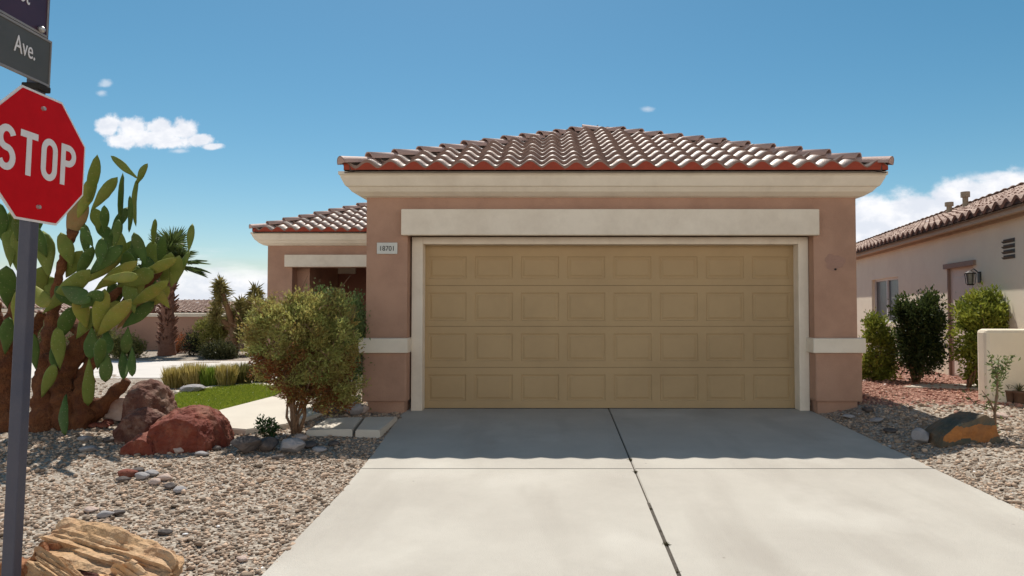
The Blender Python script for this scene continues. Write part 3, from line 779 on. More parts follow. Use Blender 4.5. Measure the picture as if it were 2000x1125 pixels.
# ------------------------------------------------------------------ the neighbouring house
def build_neighbour():
    d = Vector((.208, 1, 0)).normalized(); n = Vector((d.y, -d.x, 0))      # along the wall, into the house
    O = Vector((7.17, 11.2, 0))
    nh = thing('neighbouring_house', 'beige stucco house on the right with a pinkish tiled roof and a side door', 'house', O)
    M = Matrix((d, n, Vector((0, 0, 1)))).transposed().to_4x4()
    def add(name, bm, m, par=None, smooth=False):
        bmesh.ops.transform(bm, matrix=M, verts=bm.verts[:]); return obj(name, bm, m, par or nh, smooth)
    def tpx(px, off=0):       # distance along the wall seen at photo column px
        k = (px-CX)/F; ox, oy = O.x+n.x*off, O.y+n.y*off
        return (k*oy-ox)/(d.x-k*d.y)
    def hz(px, py, off=0):
        t = tpx(px, off); Y = O.y+n.y*off+d.y*t; return at(px, py, Y).z
    w0, w1 = tpx(1755), tpx(1703); dA, dB = tpx(1902), tpx(1853)
    zt = 2.66; wz0, wz1 = .95, 2.0; dzt = 2.02
    L = [(-6, dA, 0, .2, -.3, zt), (dA, dB, 0, .2, dzt, zt), (dB, w0, 0, .2, -.3, zt), (w0, w1, 0, .2, -.3, wz0), (w0, w1, 0, .2, wz1, zt), (w1, 21, 0, .2, -.3, zt),
         (-6, 21, 6, 6.2, -.3, zt), (-6, -5.8, .2, 6, -.3, zt), (20.8, 21, .2, 6, -.3, zt)]
    add('wall', boxes(L), NWALL)
    # window: frame, mullion, panes
    fr = add('window', boxes([(w0, w1, .07, .12, wz0, wz0+.05), (w0, w1, .07, .12, wz1-.05, wz1), (w0, w0+.05, .07, .12, wz0+.05, wz1-.05), (w1-.05, w1, .07, .12, wz0+.05, wz1-.05), ((w0+w1)/2-.03, (w0+w1)/2+.03, .06, .12, wz0+.05, wz1-.05)]), WHITE)
    add('window_pane', boxes([(w0+.05, w1-.05, .10, .11, wz0+.05, wz1-.05)]), GLASS, fr)
    DRM = mat('side door paint', (.78,.66,.56), (.72,.60,.50), 2, .7)
    dd = add('side_door', boxes([(dA, dB, .035, .08, .02, dzt)]), DRM)
    for (a, b) in ((.12, .85), (1.0, 1.85)):
        bm = boxes([(dA+.12, dB-.12, .027, .04, a, b)], bev=.008); add('door_panel', bm, DRM, dd)
    add('door_frame', boxes([(dB-.003, dB+.03, -.012, .1, 0, dzt-.006), (dA-.10, dB+.12, -.045, .03, dzt-.005, dzt+.08)]), mat('door frame', (.34,.23,.18), (.28,.19,.15), 6, .8), dd)
    b_ = bmesh.new(); bmesh.ops.create_uvsphere(b_, u_segments=10, v_segments=6, radius=.03, matrix=Matrix.Translation((dA+.12, .0, 1.0))); add('door_handle', b_, mat('brass', (.4,.3,.12), None, 5, .35, metal=.8), dd)
    # lantern beside the door head
    BLK = mat('lantern metal', (.03,.026,.024), (.05,.04,.035), 20, .5, metal=.3)
    tl_ = tpx(1896, -.14); lz = hz(1898, 545, -.14)
    bm = boxes([(tl_-.05, tl_+.05, -.02, .0, lz-.06, lz+.12)], bev=.008); tube(bm, [(tl_, -.02, lz+.1), (tl_, -.09, lz+.17), (tl_, -.14, lz+.14)], [.009]*3, 6)
    lf = add('wall_lantern', bm, BLK)
    bm = bmesh.new(); tube(bm, [(tl_, -.14, lz+.14), (tl_, -.14, lz+.10), (tl_, -.14, lz+.085)], [.015, .085, .085], 8); tube(bm, [(tl_, -.14, lz-.10), (tl_, -.14, lz-.08)], [.05, .06], 8)
    for k in range(6):
        a = k*math.pi/3; tube(bm, [(tl_+.06*math.cos(a), -.14+.06*math.sin(a), lz-.08), (tl_+.08*math.cos(a), -.14+.08*math.sin(a), lz+.09)], [.006, .006], 4)
    add('lantern_cage', bm, BLK, lf)
    bm = bmesh.new(); tube(bm, [(tl_, -.14, lz-.08), (tl_, -.14, lz+.085)], [.045, .065], 8); add('lantern_glass', bm, mat('seeded glass', (.30,.27,.22), (.2,.18,.15), 20, .2, spec=.6), lf)
    # three louvre slots
    va, vb = tpx(1985), tpx(1962)
    for k in range(4):
        z = hz(1973, 470+k*10.5); bm = bmesh.new()
        vs = [bm.verts.new(p) for p in ((va, -.012, z-.025), (vb, -.012, z-.025), (vb, -.035, z+.0), (va, -.035, z+.0))]; bm.faces.new(vs)
        vs = [bm.verts.new(p) for p in ((va, -.004, z-.03), (vb, -.004, z-.03), (vb, -.004, z+.028), (va, -.004, z+.028))]; bm.faces.new(vs)
        add('vent_louvre', bm, mat('louvre', (.09,.075,.065), (.14,.12,.10), 9, .8))
    # eaves and roof
    ov = .20; ez = 2.74
    bm = boxes([(-6.3, 21.3, -ov+.02, .05, zt, zt+.03), (-6.3, 21.3, -ov, -ov+.06, zt-.02, ez), (-6.3, 21.3, -.03, .02, zt-.05, zt)])
    add('fascia', bm, mat('fascia', (.50,.38,.28), (.45,.34,.25), 3, .9, .2, 60))
    Rn = 3.35+ov
    bm = tile_slope((-6.3, -ov-.04), (1, 0), (0, 1), 27.6, Rn, ez, hipL=False, hipR=False, pitch=.40)
    # mirror for a right-handed frame
    rf = add('roof', bm, TILE_N)
    bm = bmesh.new(); deck(bm, (-6.3, -ov-.04), (1, 0), (0, 1), 27.6, Rn, ez-.01, False, False, .40); deck(bm, (21.3, 6.2+ov), (-1, 0), (0, -1), 27.6, Rn, ez-.01, False, False, .40); add('roof_deck', bm, MORTAR, rf)
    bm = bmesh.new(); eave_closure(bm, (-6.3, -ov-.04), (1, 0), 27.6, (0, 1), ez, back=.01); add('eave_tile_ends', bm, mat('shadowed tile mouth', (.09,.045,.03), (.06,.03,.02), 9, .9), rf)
    bm = bmesh.new(); tl = bm.faces.layers.float.new('tint'); zr = ez+.40*Rn+.04; ridge_caps(bm, (-6.3, Rn-ov-.04, zr), (21.3, Rn-ov-.04, zr), tl=tl); add('ridge_caps', bm, TILE_N, rf)
    # two plumbing vents through the tiles
    VP = mat('vent pipe', (.30,.24,.17), (.22,.18,.13), 9, .8)
    for px, py, h in ((1857, 402, .36), (1889, 398, .46)):
        off = 2.05; t = tpx(px, off); z = ez+.40*(off+ov)+.02
        bm = bmesh.new(); tube(bm, [(t, off, z-.1), (t, off, z+h*.72)], [.062, .062], 12); tube(bm, [(t, off, z+h*.72), (t, off, z+h)], [.10, .10], 12)
        add('vent_pipe', bm, VP)
        bm = bmesh.new(); tube(bm, [(t, off, z-.05), (t, off, z+.06)], [.16, .08], 12); add('pipe_flashing', bm, VP)
    return tpx
build_neighbour()
def build_low_wall():
    a = G(1928, 786); y = a.y; x0 = a.x; h = at(1928, 643, y).z
    bm = boxes([(x0, x0+3.2, y, y+.2, -.2, h)], bev=.05)
    # softly rounded top: extra coping
    o = obj('low_wall', bm, NWALL); tag(o, 'low beige stucco garden wall with a rounded top at the right edge', 'wall')
build_low_wall()

# ------------------------------------------------------------------ rocks
def rock_bm(sx, sy, sz, seed, cuts=14, sub=5, rough=.07, fine=.02, lo=.55, hi=.95):
    r = random.Random(seed); bm = bmesh.new(); bmesh.ops.create_icosphere(bm, subdivisions=sub, radius=1)
    pl = []
    for _ in range(cuts):
        v = Vector((r.gauss(0, 1), r.gauss(0, 1), r.gauss(0, 1))).normalized(); pl.append((v, r.uniform(lo, hi)))
    off = Vector((seed*3.7, seed*1.3, seed*.7))
    for v in bm.verts:
        p = v.co.copy()
        for nn, dd in pl:
            e = p.dot(nn)-dd
            if e > 0: p -= nn*e*.92
        q = p*1.6+off
        p += p.normalized()*(noise.fractal(q, 1, 2, 4)*rough + noise.fractal(q*5, 1, 2, 3)*fine)
        v.co = Vector((p.x*sx, p.y*sy, p.z*sz))
    return bm
def place_rock(name, label, px, py, wpx, hpx, m, seed, depth=.8, group=None, yaw=0, sink=.12, tilt=0, cat='boulder', **k):
    p = G(px, py); s = p.y/F; w = wpx*s/2; h = hpx*s/(2-sink)
    bm = rock_bm(w/.88, w*depth/.88, h, seed, **k)
    if tilt: bmesh.ops.rotate(bm, verts=bm.verts[:], cent=(0, 0, 0), matrix=Matrix.Rotation(tilt, 3, 'Y'))
    p = p+Vector((0, w*depth*.6, 0)); p.z = gh(p.x, p.y)
    zmin = -h*(1-sink); bmesh.ops.translate(bm, verts=bm.verts[:], vec=(0, 0, -zmin))
    o = obj(name, bm, m, smooth=k.get('sub', 5) < 4); o.location = p; o.rotation_euler.z = yaw
    if k.get('sub', 5) >= 4: 
        for f in o.data.polygons: f.use_smooth = True
    return tag(o, label, cat, group)
def hull_rock(name, label, sil, py0, depth, m, seed, bulge=(0, 0), rough=.055, group=None, cat='boulder', smooth=0, top_back=.35, front=.12, corner=True, flat_=True, fk=.80, band=None):
    # real convex block: the outline stands in mid-depth, with narrower front and back layers
    cx = sum(a for a, b in sil)/len(sil); base = G(cx, py0); Y = base.y; Ym = Y+.45*depth; base.x = at(cx, py0, Ym).x; base.z = gh(base.x, Y); s = Ym/F
    rr = random.Random(seed); bm = bmesh.new()
    for (a, b) in sil:
        for dy, k in ((front*depth, fk), (.45*depth, 1.0), (.8*depth, .9), (depth, .6)):
            x = (a-cx)*k*rr.uniform(.96, 1.03)*s; low = at(a, b, Ym).z-base.z
            z = max(-.06, low*(k if k < 1 else 1)*rr.uniform(.95, 1.02)) if b < py0-4 else -.06
            bm.verts.new((x, dy, z))
    bmesh.ops.convex_hull(bm, input=bm.verts[:])
    for v in [v for v in bm.verts if not v.link_faces]: bm.verts.remove(v)
    for _ in range(5):
        L = sorted(e.calc_length() for e in bm.edges); th = max(.035, L[int(len(L)*.25)])
        es = [e for e in bm.edges if e.calc_length() > th]
        if len(bm.faces) > 9000: break
        bmesh.ops.subdivide_edges(bm, edges=es, cuts=1, use_grid_fill=True); bmesh.ops.triangulate(bm, faces=bm.faces[:])
    if corner: bmesh.ops.smooth_vert(bm, verts=bm.verts[:], factor=.35, use_axis_x=True, use_axis_y=True, use_axis_z=True)
    for _ in range(smooth): bmesh.ops.smooth_vert(bm, verts=bm.verts[:], factor=.5, use_axis_x=True, use_axis_y=True, use_axis_z=True)
    bm.normal_update(); off = Vector((seed*2.1, seed, seed*.3)); R_ = (max(a for a, b in sil)-min(a for a, b in sil))*s
    mv = []
    for v in bm.verts:
        q = v.co*(2.2/R_)+off; r1 = noise.noise(q); rdg = 1-abs(noise.noise(q*2.3))*2; f = noise.fractal(q*5, 1, 2, 4)
        mv.append(v.normal*(R_*(r1*rough*.7+rdg*rough*.35+f*rough*.45)))
    for v, d_ in zip(bm.verts, mv): v.co += d_
    if band:
        zm = max(v.co.z for v in bm.verts)
        for f in bm.faces:
            c = f.calc_center_median()
            if f.normal.y < -.35 and zm*.10 < c.z+noise.noise(c*6)*.06 < zm*.62: f.material_index = 1
    o = obj(name, bm, None, smooth=not flat_); o.data.materials.append(m)
    if band: o.data.materials.append(band)
    o = o; o.location = (base.x, base.y, gh(base.x, base.y)); return tag(o, label, cat, group)
REDR = mat('red rock', (.12,.024,.014), (.22,.05,.025), 5, .8, 2, 22, dirt=(.36,.19,.12), dscale=4)
BRNR = mat('dark brown rock', (.06,.02,.014), (.17,.07,.045), 7, .85, 2, 24, dirt=(.46,.33,.24), dscale=4.5)
PALE = mat('pale pinkish rock', (.40,.28,.22), (.55,.44,.38), 6, .85, 1.2, 26)
GRYR = mat('grey rock', (.25,.235,.23), (.36,.33,.32), 8, .85, 1, 30)
BLKR = mat('dark rock', (.05,.042,.04), (.11,.09,.08), 8, .8, 1, 30, dirt=(.22,.16,.12), dscale=3)
MOSS = mat('dark rock with orange face', (.045,.05,.04), (.10,.10,.075), 5, .8, 1.4, 24, dirt=(.36,.15,.045), dscale=2.2)
hull_rock('boulder', 'large dark red domed boulder left of the bush, in front of the others', [(296,892),(292,852),(308,818),(340,799),(372,795),(400,800),(424,822),(438,852),(442,892)], 890, .75, REDR, 11, rough=.05)
hull_rock('boulder', 'low orange red rock leaning on the left of the large red domed boulder', [(248,894),(252,864),(272,846),(300,843),(322,858),(332,894)], 893, .5, REDR, 23)
hull_rock('boulder', 'dark brown boulder with pale streaks on top, behind the red boulders beside the lawn', [(252,852),(250,795),(256,756),(268,742),(296,744),(314,760),(326,786),(330,815),(324,852)], 850, .6, BRNR, 5, rough=.06)
hull_rock('boulder', 'dark chunky rock wedged between the brown boulder and the red domed boulder', [(232,872),(234,830),(250,802),(285,795),(312,812),(318,872)], 870, .4, BRNR, 15, rough=.06)
place_rock('boulder', 'pale pinkish flat topped rock behind the cactus root', 226, 826, 84, 62, PALE, 9, cuts=18, lo=.45)
hull_rock('boulder', 'dark wedge shaped boulder with an orange face on the gravel at the right', [(1810,872),(1818,846),(1842,826),(1872,815),(1898,804),(1913,812),(1924,836),(1932,870)], 868, .45, MOSS, 31, front=.0, fk=1.0, rough=.04, band=mat('rusty orange face', (.42,.17,.045), (.25,.10,.035), 7, .85, 1.5, 30, dirt=(.08,.07,.05), dscale=4))
place_rock('boulder', 'small grey pointed rock against the left end of the dark wedge boulder', 1806, 868, 36, 32, GRYR, 33, cuts=14)
place_rock('boulder', 'round pale grey stone in front of the bush stems', 563, 888, 50, 30, GRYR, 41, cuts=6, cat='rock')
place_rock('boulder', 'flat grey stone at the far left edge of the lawn', 372, 768, 44, 16, GRYR, 43, cuts=6, cat='rock')
place_rock('boulder', 'dark brown lumpy rock right of the large red domed boulder', 474, 888, 56, 34, BLKR, 45, cat='rock')
place_rock('boulder', 'dark mossy rock between the lumpy brown rock and the round grey stone', 516, 882, 44, 26, BLKR, 47, cat='rock')
place_rock('boulder', 'grey blue rock by the foot of the left garage pillar', 684, 812, 44, 28, GRYR, 49, cat='rock')
place_rock('boulder', 'small white rock touching the left garage pillar', 706, 808, 24, 20, PALE, 51, cat='rock')
place_rock('boulder', 'dark flat rock under the bush near the stepping slabs', 632, 812, 50, 20, BLKR, 53, cat='rock')
STONES = [(244, 934, 34, 16, 'r'), (262, 926, 26, 12, 'd'), (292, 932, 26, 13, 'g'), (318, 940, 26, 14, 'p'), (330, 956, 22, 12, 'd'), (345, 965, 26, 13, 'g'), (300, 948, 24, 12, 'p'), (238, 942, 24, 10, 'd'),
          (272, 938, 26, 14, 'g'), (346, 886, 22, 14, 'p'), (392, 892, 24, 10, 'g'), (163, 862, 26, 11, 'g'), (196, 838, 24, 12, 'r'), (208, 832, 22, 12, 'r'), (180, 836, 22, 10, 'r'), (168, 884, 30, 12, 'g'), (210, 864, 24, 10, 'd'),
          (200, 1012, 30, 12, 'g'), (226, 1008, 24, 11, 'd'), (175, 1002, 24, 12, 'p'), (318, 1046, 26, 12, 'd'), (470, 1098, 22, 10, 'p'), (1698, 806, 22, 10, 'd'), (1715, 826, 26, 10, 'g'), (1742, 846, 24, 9, 'd'), (1660, 818, 22, 9, 'g'), (1960, 818, 26, 12, 'p'),
          (420, 880, 22, 9, 'd'), (600, 876, 30, 14, 'd'), (622, 884, 26, 12, 'g'), (540, 898, 24, 10, 'd'), (584, 862, 24, 13, 'p'), (650, 872, 22, 10, 'd'), (500, 868, 20, 12, 'p')]
MS = {'r': (REDR, 'reddish'), 'd': (BLKR, 'dark'), 'g': (GRYR, 'grey'), 'p': (PALE, 'pale')}
for i, (px, py, w, h, c) in enumerate(STONES):
    where = 'in front of the red boulders' if 340 > px and 920 < py < 990 else ('by the foreground log' if py > 990 and px < 500 else ('under the bush' if 480 < px < 660 else ('right of the garage' if px > 1600 else 'near the cactus and boulders')))
    place_rock('stone', f'{MS[c][1]} fist sized stone lying loose on the gravel {where}', px, py, w, h, MS[c][0], 60+i, group=f'{MS[c][1]} loose stones {where}', cat='stone', sub=3, cuts=8)

def build_log():
    LOG = mat('petrified wood', (.42,.24,.11), (.58,.40,.24), 5, .85, 2.2, 26, dirt=(.22,.07,.025), dscale=7)
    CORE = mat('log core', (.05,.018,.012), (.12,.04,.025), 12, .9, 1.2, 40)
    END = mat('grey broken face', (.40,.36,.31), (.30,.26,.22), 14, .85, 1, 40)
    p = G(134, 1190); root = thing('petrified_log', 'split tan and orange petrified log on the gravel beside the sign post', 'log', (p.x, p.y, dz(p.y)))
    root.rotation_euler.z = R(-12); root.scale = (.90, .92, .92)
    def piece(name, L0, ry, rz, seed, loc, rot, m, ang=(0, 2*math.pi), sub=1, twist=.0, taper=.1):
        nx, na = 90, 72; bm = bmesh.new(); rows = []
        for i in range(nx):
            u = i/(nx-1); x = (u-.5)*L0; row = []
            endf = min(1, min(u, 1-u)*14)**.5
            for k in range(na):
                a = 2*math.pi*k/na
                # faceted cross-section with long grooves
                rr = 1/max(abs(math.cos(a-.3)), abs(math.sin(a-.3)), .78)*.86
                g = noise.noise(Vector((math.cos(a)*3.2+seed, math.sin(a)*3.2, x*3.4)))*.30-abs(noise.noise(Vector((math.cos(a)*4.5, math.sin(a)*4.5+seed, x*1.1))))*.42
                f_ = noise.fractal(Vector((math.cos(a)*5, math.sin(a)*5, x*11+seed)), 1, 2, 4)*.09
                r_ = (rr+g+f_)*(1-taper*u)*(.55+.45*endf)
                xe = x+(noise.noise(Vector((math.cos(a)*2, math.sin(a)*2, seed+u*2)))*.10 if u < .12 or u > .88 else 0)
                row.append(bm.verts.new((xe, math.cos(a)*r_*ry, math.sin(a)*r_*rz)))
            rows.append(row)
        for r0, r1 in zip(rows, rows[1:]):
            for k in range(na): bm.faces.new((r0[k], r1[k], r1[(k+1) % na], r0[(k+1) % na]))
        for row, s in ((rows[0], 1), (rows[-1], -1)):
            c = bm.verts.new(Vector((sum(v.co.x for v in row)/na+s*.03, sum(v.co.y for v in row)/na, sum(v.co.z for v in row)/na)))
            for k in range(na): bm.faces.new((row[k], row[(k+1) % na], c) if s > 0 else (row[(k+1) % na], row[k], c))
        bmesh.ops.recalc_face_normals(bm, faces=bm.faces[:])
        o = obj(name, bm, m, root, False); o.location = loc; o.rotation_euler = rot; return o
    piece('log_half', .84, .16, .125, 3, (.0, .26, .19), (.35, R(9), .0), LOG, taper=.05)
    piece('log_half', .60, .07, .085, 8, (-.04, .045, .12), (.1, R(17), R(-7)), LOG, taper=.3)
    piece('log_core', .52, .10, .11, 13, (.03, .13, .10), (0, R(8), 0), CORE)
    piece('broken_end', .30, .12, .125, 21, (.29, .13, .075), (.4, R(28), R(8)), mat('golden broken wood', (.50,.26,.10), (.60,.46,.32), 6, .85, 1.6, 28, dirt=(.36,.33,.29), dscale=3), taper=.45)
    piece('broken_end', .20, .20, .15, 29, (-.36, .13, .12), (.5, R(60), R(6)), mat('rusty broken face', (.22,.07,.03), (.46,.24,.11), 9, .85, 1.9, 34), taper=.3)
build_log()

# ------------------------------------------------------------------ prickly pear
def pad_bm(L0, wd, th=.028, nu=10, nv=14, bend=0.0):
    """flattened obovate pad along +z, base at the origin, flat side facing y"""
    bm = bmesh.new(); rings = []
    b0 = bm.verts.new((0, 0, 0))
    for i in range(1, nu):
        u = i/nu; z = u*L0; w = wd/2*(math.sin(math.pi*u**1.35)**.58)*(1 if u > .5 else .7+.6*u); t = th/2*(math.sin(math.pi*u)**.4)+.003
        rings.append([bm.verts.new((w*math.cos(2*math.pi*k/nv), t*math.sin(2*math.pi*k/nv)+bend*math.sin(math.pi*u)*L0, z)) for k in range(nv)])
    b1 = bm.verts.new((0, 0, L0))
    for k in range(nv): bm.faces.new((b0, rings[0][(k+1) % nv], rings[0][k]))
    for r0, r1 in zip(rings, rings[1:]):
        for k in range(nv): bm.faces.new((r0[k], r0[(k+1) % nv], r1[(k+1) % nv], r1[k]))
    for k in range(nv): bm.faces.new((rings[-1][k], rings[-1][(k+1) % nv], b1))
    return bm
def add_dots(m, scale=30, c=(.32, .30, .16)):
    nt = m.node_tree; L = nt.links; b = nt.nodes['Principled BSDF']; src = b.inputs['Base Color'].links[0].from_socket
    tc = nt.nodes.new('ShaderNodeTexCoord'); v = nt.nodes.new('ShaderNodeTexVoronoi'); v.inputs['Scale'].default_value = scale; v.inputs['Randomness'].default_value = .5; L.new(tc.outputs['Object'], v.inputs['Vector'])
    mr = nt.nodes.new('ShaderNodeMapRange'); L.new(v.outputs['Distance'], mr.inputs[0]); mr.inputs[1].default_value = .22; mr.inputs[2].default_value = .12; mr.inputs[4].default_value = .4
    mx = nt.nodes.new('ShaderNodeMix'); mx.data_type = 'RGBA'; L.new(mr.outputs[0], mx.inputs[0]); L.new(src, mx.inputs[6]); mx.inputs[7].default_value = (*c, 1); L.new(mx.outputs[2], b.inputs['Base Color'])
def build_cactus():
    base = G(105, 846); root = thing('prickly_pear_cactus', 'tall branching prickly pear cactus with woody brown trunks behind the stop sign', 'cactus', base)
    PADS = [mat('green pad', (.11,.155,.03), (.17,.205,.045), 7, .65, .25, 50, spec=.15, dirt=(.22,.19,.05), dscale=4),
            mat('yellow green pad', (.17,.20,.035), (.25,.25,.05), 7, .65, .25, 50, spec=.15, dirt=(.34,.20,.06), dscale=4),
            mat('deep green pad', (.05,.095,.022), (.08,.135,.03), 7, .65, .25, 50, spec=.15, dirt=(.12,.12,.04), dscale=4),
            mat('corky pad', (.30,.15,.06), (.20,.17,.06), 8, .8, .8, 40, dirt=(.36,.19,.08), dscale=5)]
    for q in PADS[:3]: add_dots(q)
    WOOD = mat('corky trunk', (.10,.033,.016), (.21,.08,.028), 9, .9, 3, 36, dirt=(.035,.016,.012), dscale=8)
    Y0 = base.y+.15
    def W3(px, py, dy): return at(px, py, Y0+dy)-base
    # woody trunks: lists of (px,py,dy,radius px)
    trunks = [[(88,858,0,26),(86,800,0,24),(92,740,.05,24),(100,690,.1,22),(104,640,.1,16),(100,590,.12,10)],
              [(136,856,.1,26),(128,800,.05,24),(120,745,.05,22),(104,690,.1,22)],
              [(12,874,-.05,34),(8,800,0,32),(4,740,.05,30),(10,690,.05,24),(20,640,.1,14),(30,590,.15,10)],
              [(140,845,.15,26),(180,806,.2,20),(215,775,.2,15),(250,742,.25,9)],
              [(128,740,.1,20),(148,690,.1,24),(160,650,.1,18),(190,610,.15,13),(230,570,.2,10),(262,530,.2,7)],
              [(104,640,.1,10),(110,560,.05,8),(126,500,0,9),(146,450,-.05,11)],
              [(160,650,.1,14),(135,625,.2,16),(112,640,.3,12)],
              [(185,690,.2,12),(165,730,.15,18),(158,790,.1,22),(158,846,.1,22)],
              [(200,640,.25,12),(240,598,.3,12),(280,560,.3,9),(315,528,.3,5)],
              [(5,700,.3,20),(-8,640,.35,15),(-5,590,.35,9)], [(8,720,.1,20),(50,670,.25,14),(84,610,.3,9)]]
    ends = []
    for t in trunks:
        pts = [W3(a, b, c) for a, b, c, r in t]; rad = [r*.84*Y0/F for *_, r in t]
        # resample with noise for a lumpy look
        P2, R2 = [], []
        for i in range(len(pts)-1):
            for k in range(8):
                u = k/8; P2.append(pts[i].lerp(pts[i+1], u)); R2.append((rad[i]*(1-u)+rad[i+1]*u)*(.90+.20*abs(math.sin(math.pi*((len(R2)*(pts[i+1]-pts[i]).length/8)/.17+t[0][0])))))
        P2.append(pts[-1]); R2.append(rad[-1])
        bm = bmesh.new(); rg = tube(bm, P2, R2, 18, squash=.85)
        for v in bm.verts:
            nn = noise.fractal((v.co+base)*11, 1, 2, 4); ax = noise.noise((v.co+base)*4)
            c = min(P2, key=lambda q: (q-v.co).length_squared); v.co += (v.co-c)*(nn*.40+ax*.35)
        obj('trunk', bm, WOOD, root, True)
        for (a, b, c, r) in t[1:]: ends.append((a, b, c))
    # pads: base px,py -> tip px,py, width px, kind (0 green, 1 yellow, 2 deep, 3 corky)
    pads = [(135,470,163,385,42,3),(150,430,185,345,30,1),(172,395,190,303,24,0),(178,412,228,346,26,0),(192,448,187,408,28,0),(205,452,204,402,20,2),(214,462,250,405,24,2),(210,470,190,430,26,2),
        (238,455,240,338,9,2),(252,452,254,383,7,2),(266,440,269,348,8,0),(268,348,217,305,17,0),(270,358,288,320,14,0),
        (168,500,166,438,22,2),(150,540,182,482,26,2),(175,535,238,480,38,2),(150,560,240,498,30,1),(185,566,268,510,32,1),(205,520,275,470,40,0),
        (120,560,176,590,40,2),(84,612,176,527,40,0),(60,600,84,520,40,0),(95,540,84,452,40,0),(90,500,60,440,44,2),
        (232,590,262,480,36,2),(255,560,248,490,32,2),(283,560,300,470,36,0),(300,476,303,428,10,0),(270,585,268,520,40,0),(300,560,285,500,34,2),(318,560,334,494,40,0),(335,560,350,500,30,0),
        (345,552,370,492,12,0),(369,490,376,438,17,0),(190,655,256,585,36,1),(188,650,205,565,34,1),(225,615,220,550,40,2),(160,600,200,570,40,2),(230,640,285,575,50,3),(210,600,240,600,40,1),
        (117,720,112,640,30,0),(82,775,108,712,26,0),(122,640,106,718,30,2),(174,700,172,792,26,0),(180,640,176,700,28,2),(208,688,206,745,26,2),(240,682,242,740,22,2),(258,680,258,734,18,2),(205,640,212,690,24,2),(130,770,128,850,18,2),
        (250,640,245,690,24,2),(15,600,12,520,40,2),(20,520,22,412,36,0),(50,560,30,450,36,0),(5,470,-5,395,36,2),(35,470,40,415,30,2),(10,690,18,620,30,2),(118,660,140,600,40,2),(150,660,190,600,44,0),(30,640,45,560,34,1),
        (70,560,90,600,34,1),(0,640,28,690,28,2),(262,545,345,505,26,1),(250,600,330,548,28,1),(200,545,270,540,26,1),(225,480,232,430,18,2),(195,520,200,465,24,2),(330,600,300,560,24,1),(180,480,160,445,18,2),(255,530,262,470,20,2),(240,640,300,590,36,2),(140,520,120,455,34,0),(150,600,110,560,42,2),(240,520,230,450,30,0),(222,500,205,440,26,2),(285,520,262,455,26,2),(310,520,318,462,22,2),(262,610,250,550,38,0),
        (60,430,60,335,44,0),(100,410,95,312,40,2),(30,430,24,340,44,0),(60,338,78,258,40,0),(95,315,112,240,36,2),(118,600,96,540,44,0),(130,540,160,490,44,0),(60,470,75,400,34,2),(100,600,60,560,36,2),(170,640,150,580,40,1),(230,560,300,530,44,0),(285,600,330,560,36,1),(190,720,200,660,24,2),(70,720,60,650,26,2)]
    print('pads', len(pads)); pads = pads[:100]
    nodes = [(a, b, c) for a, b, c in ends]
    rr = random.Random(5)
    for (bx, by, tx, ty, w, k) in pads:
        nb = min(nodes, key=lambda q: (q[0]-bx)**2+(q[1]-by)**2)
        dy0 = nb[2]; near = math.hypot(nb[0]-bx, nb[1]-by) < 60
        if ty > by or (bx < 200 and by > 610): dy0 -= .28
        if k != 1 and rr.random() < .5: dy0 += rr.uniform(-.12, .2)
        Lp = math.hypot(tx-bx, ty-by); dy1 = dy0+rr.uniform(-.75, .35)*Lp*Y0/F
        dy1 = max(-1.1, min(.6, dy1))
        A, B = W3(bx, by, dy0), W3(tx, ty, dy1); D = (B-A); L3 = D.length; D.normalize()
        w *= .80; wa = w*Y0/F; wr = min(max(wa, L3*.26), .15)
        if L3 > .5: wr = max(wa, .11)
        cosr = min(1, wa/wr); phi = math.acos(cosr)*rr.choice((-1, 1))*.95
        view = (A+base-Vector((0, 0, CAMZ))).normalized(); X = D.cross(view).normalized(); Yv = D.cross(X).normalized() if False else X.cross(D)
        Yv = D.cross(X)
        X2 = X*math.cos(phi)+Yv*math.sin(phi); Y2 = D.cross(X2)
        Mx = Matrix((X2, Y2, D)).transposed().to_4x4(); Mx.translation = A-D*.02
        bm = pad_bm(L3+.03, wr, th=.03 if w > 12 else .035, bend=rr.uniform(-.06, .06))
        for v in bm.verts: v.co.x += noise.noise(v.co*9+Vector((bx, by, 0)))*.008
        bmesh.ops.transform(bm, matrix=Mx, verts=bm.verts[:])
        obj('pad', bm, PADS[k], root, True)
        nodes.append((tx, ty, dy1))
build_cactus()

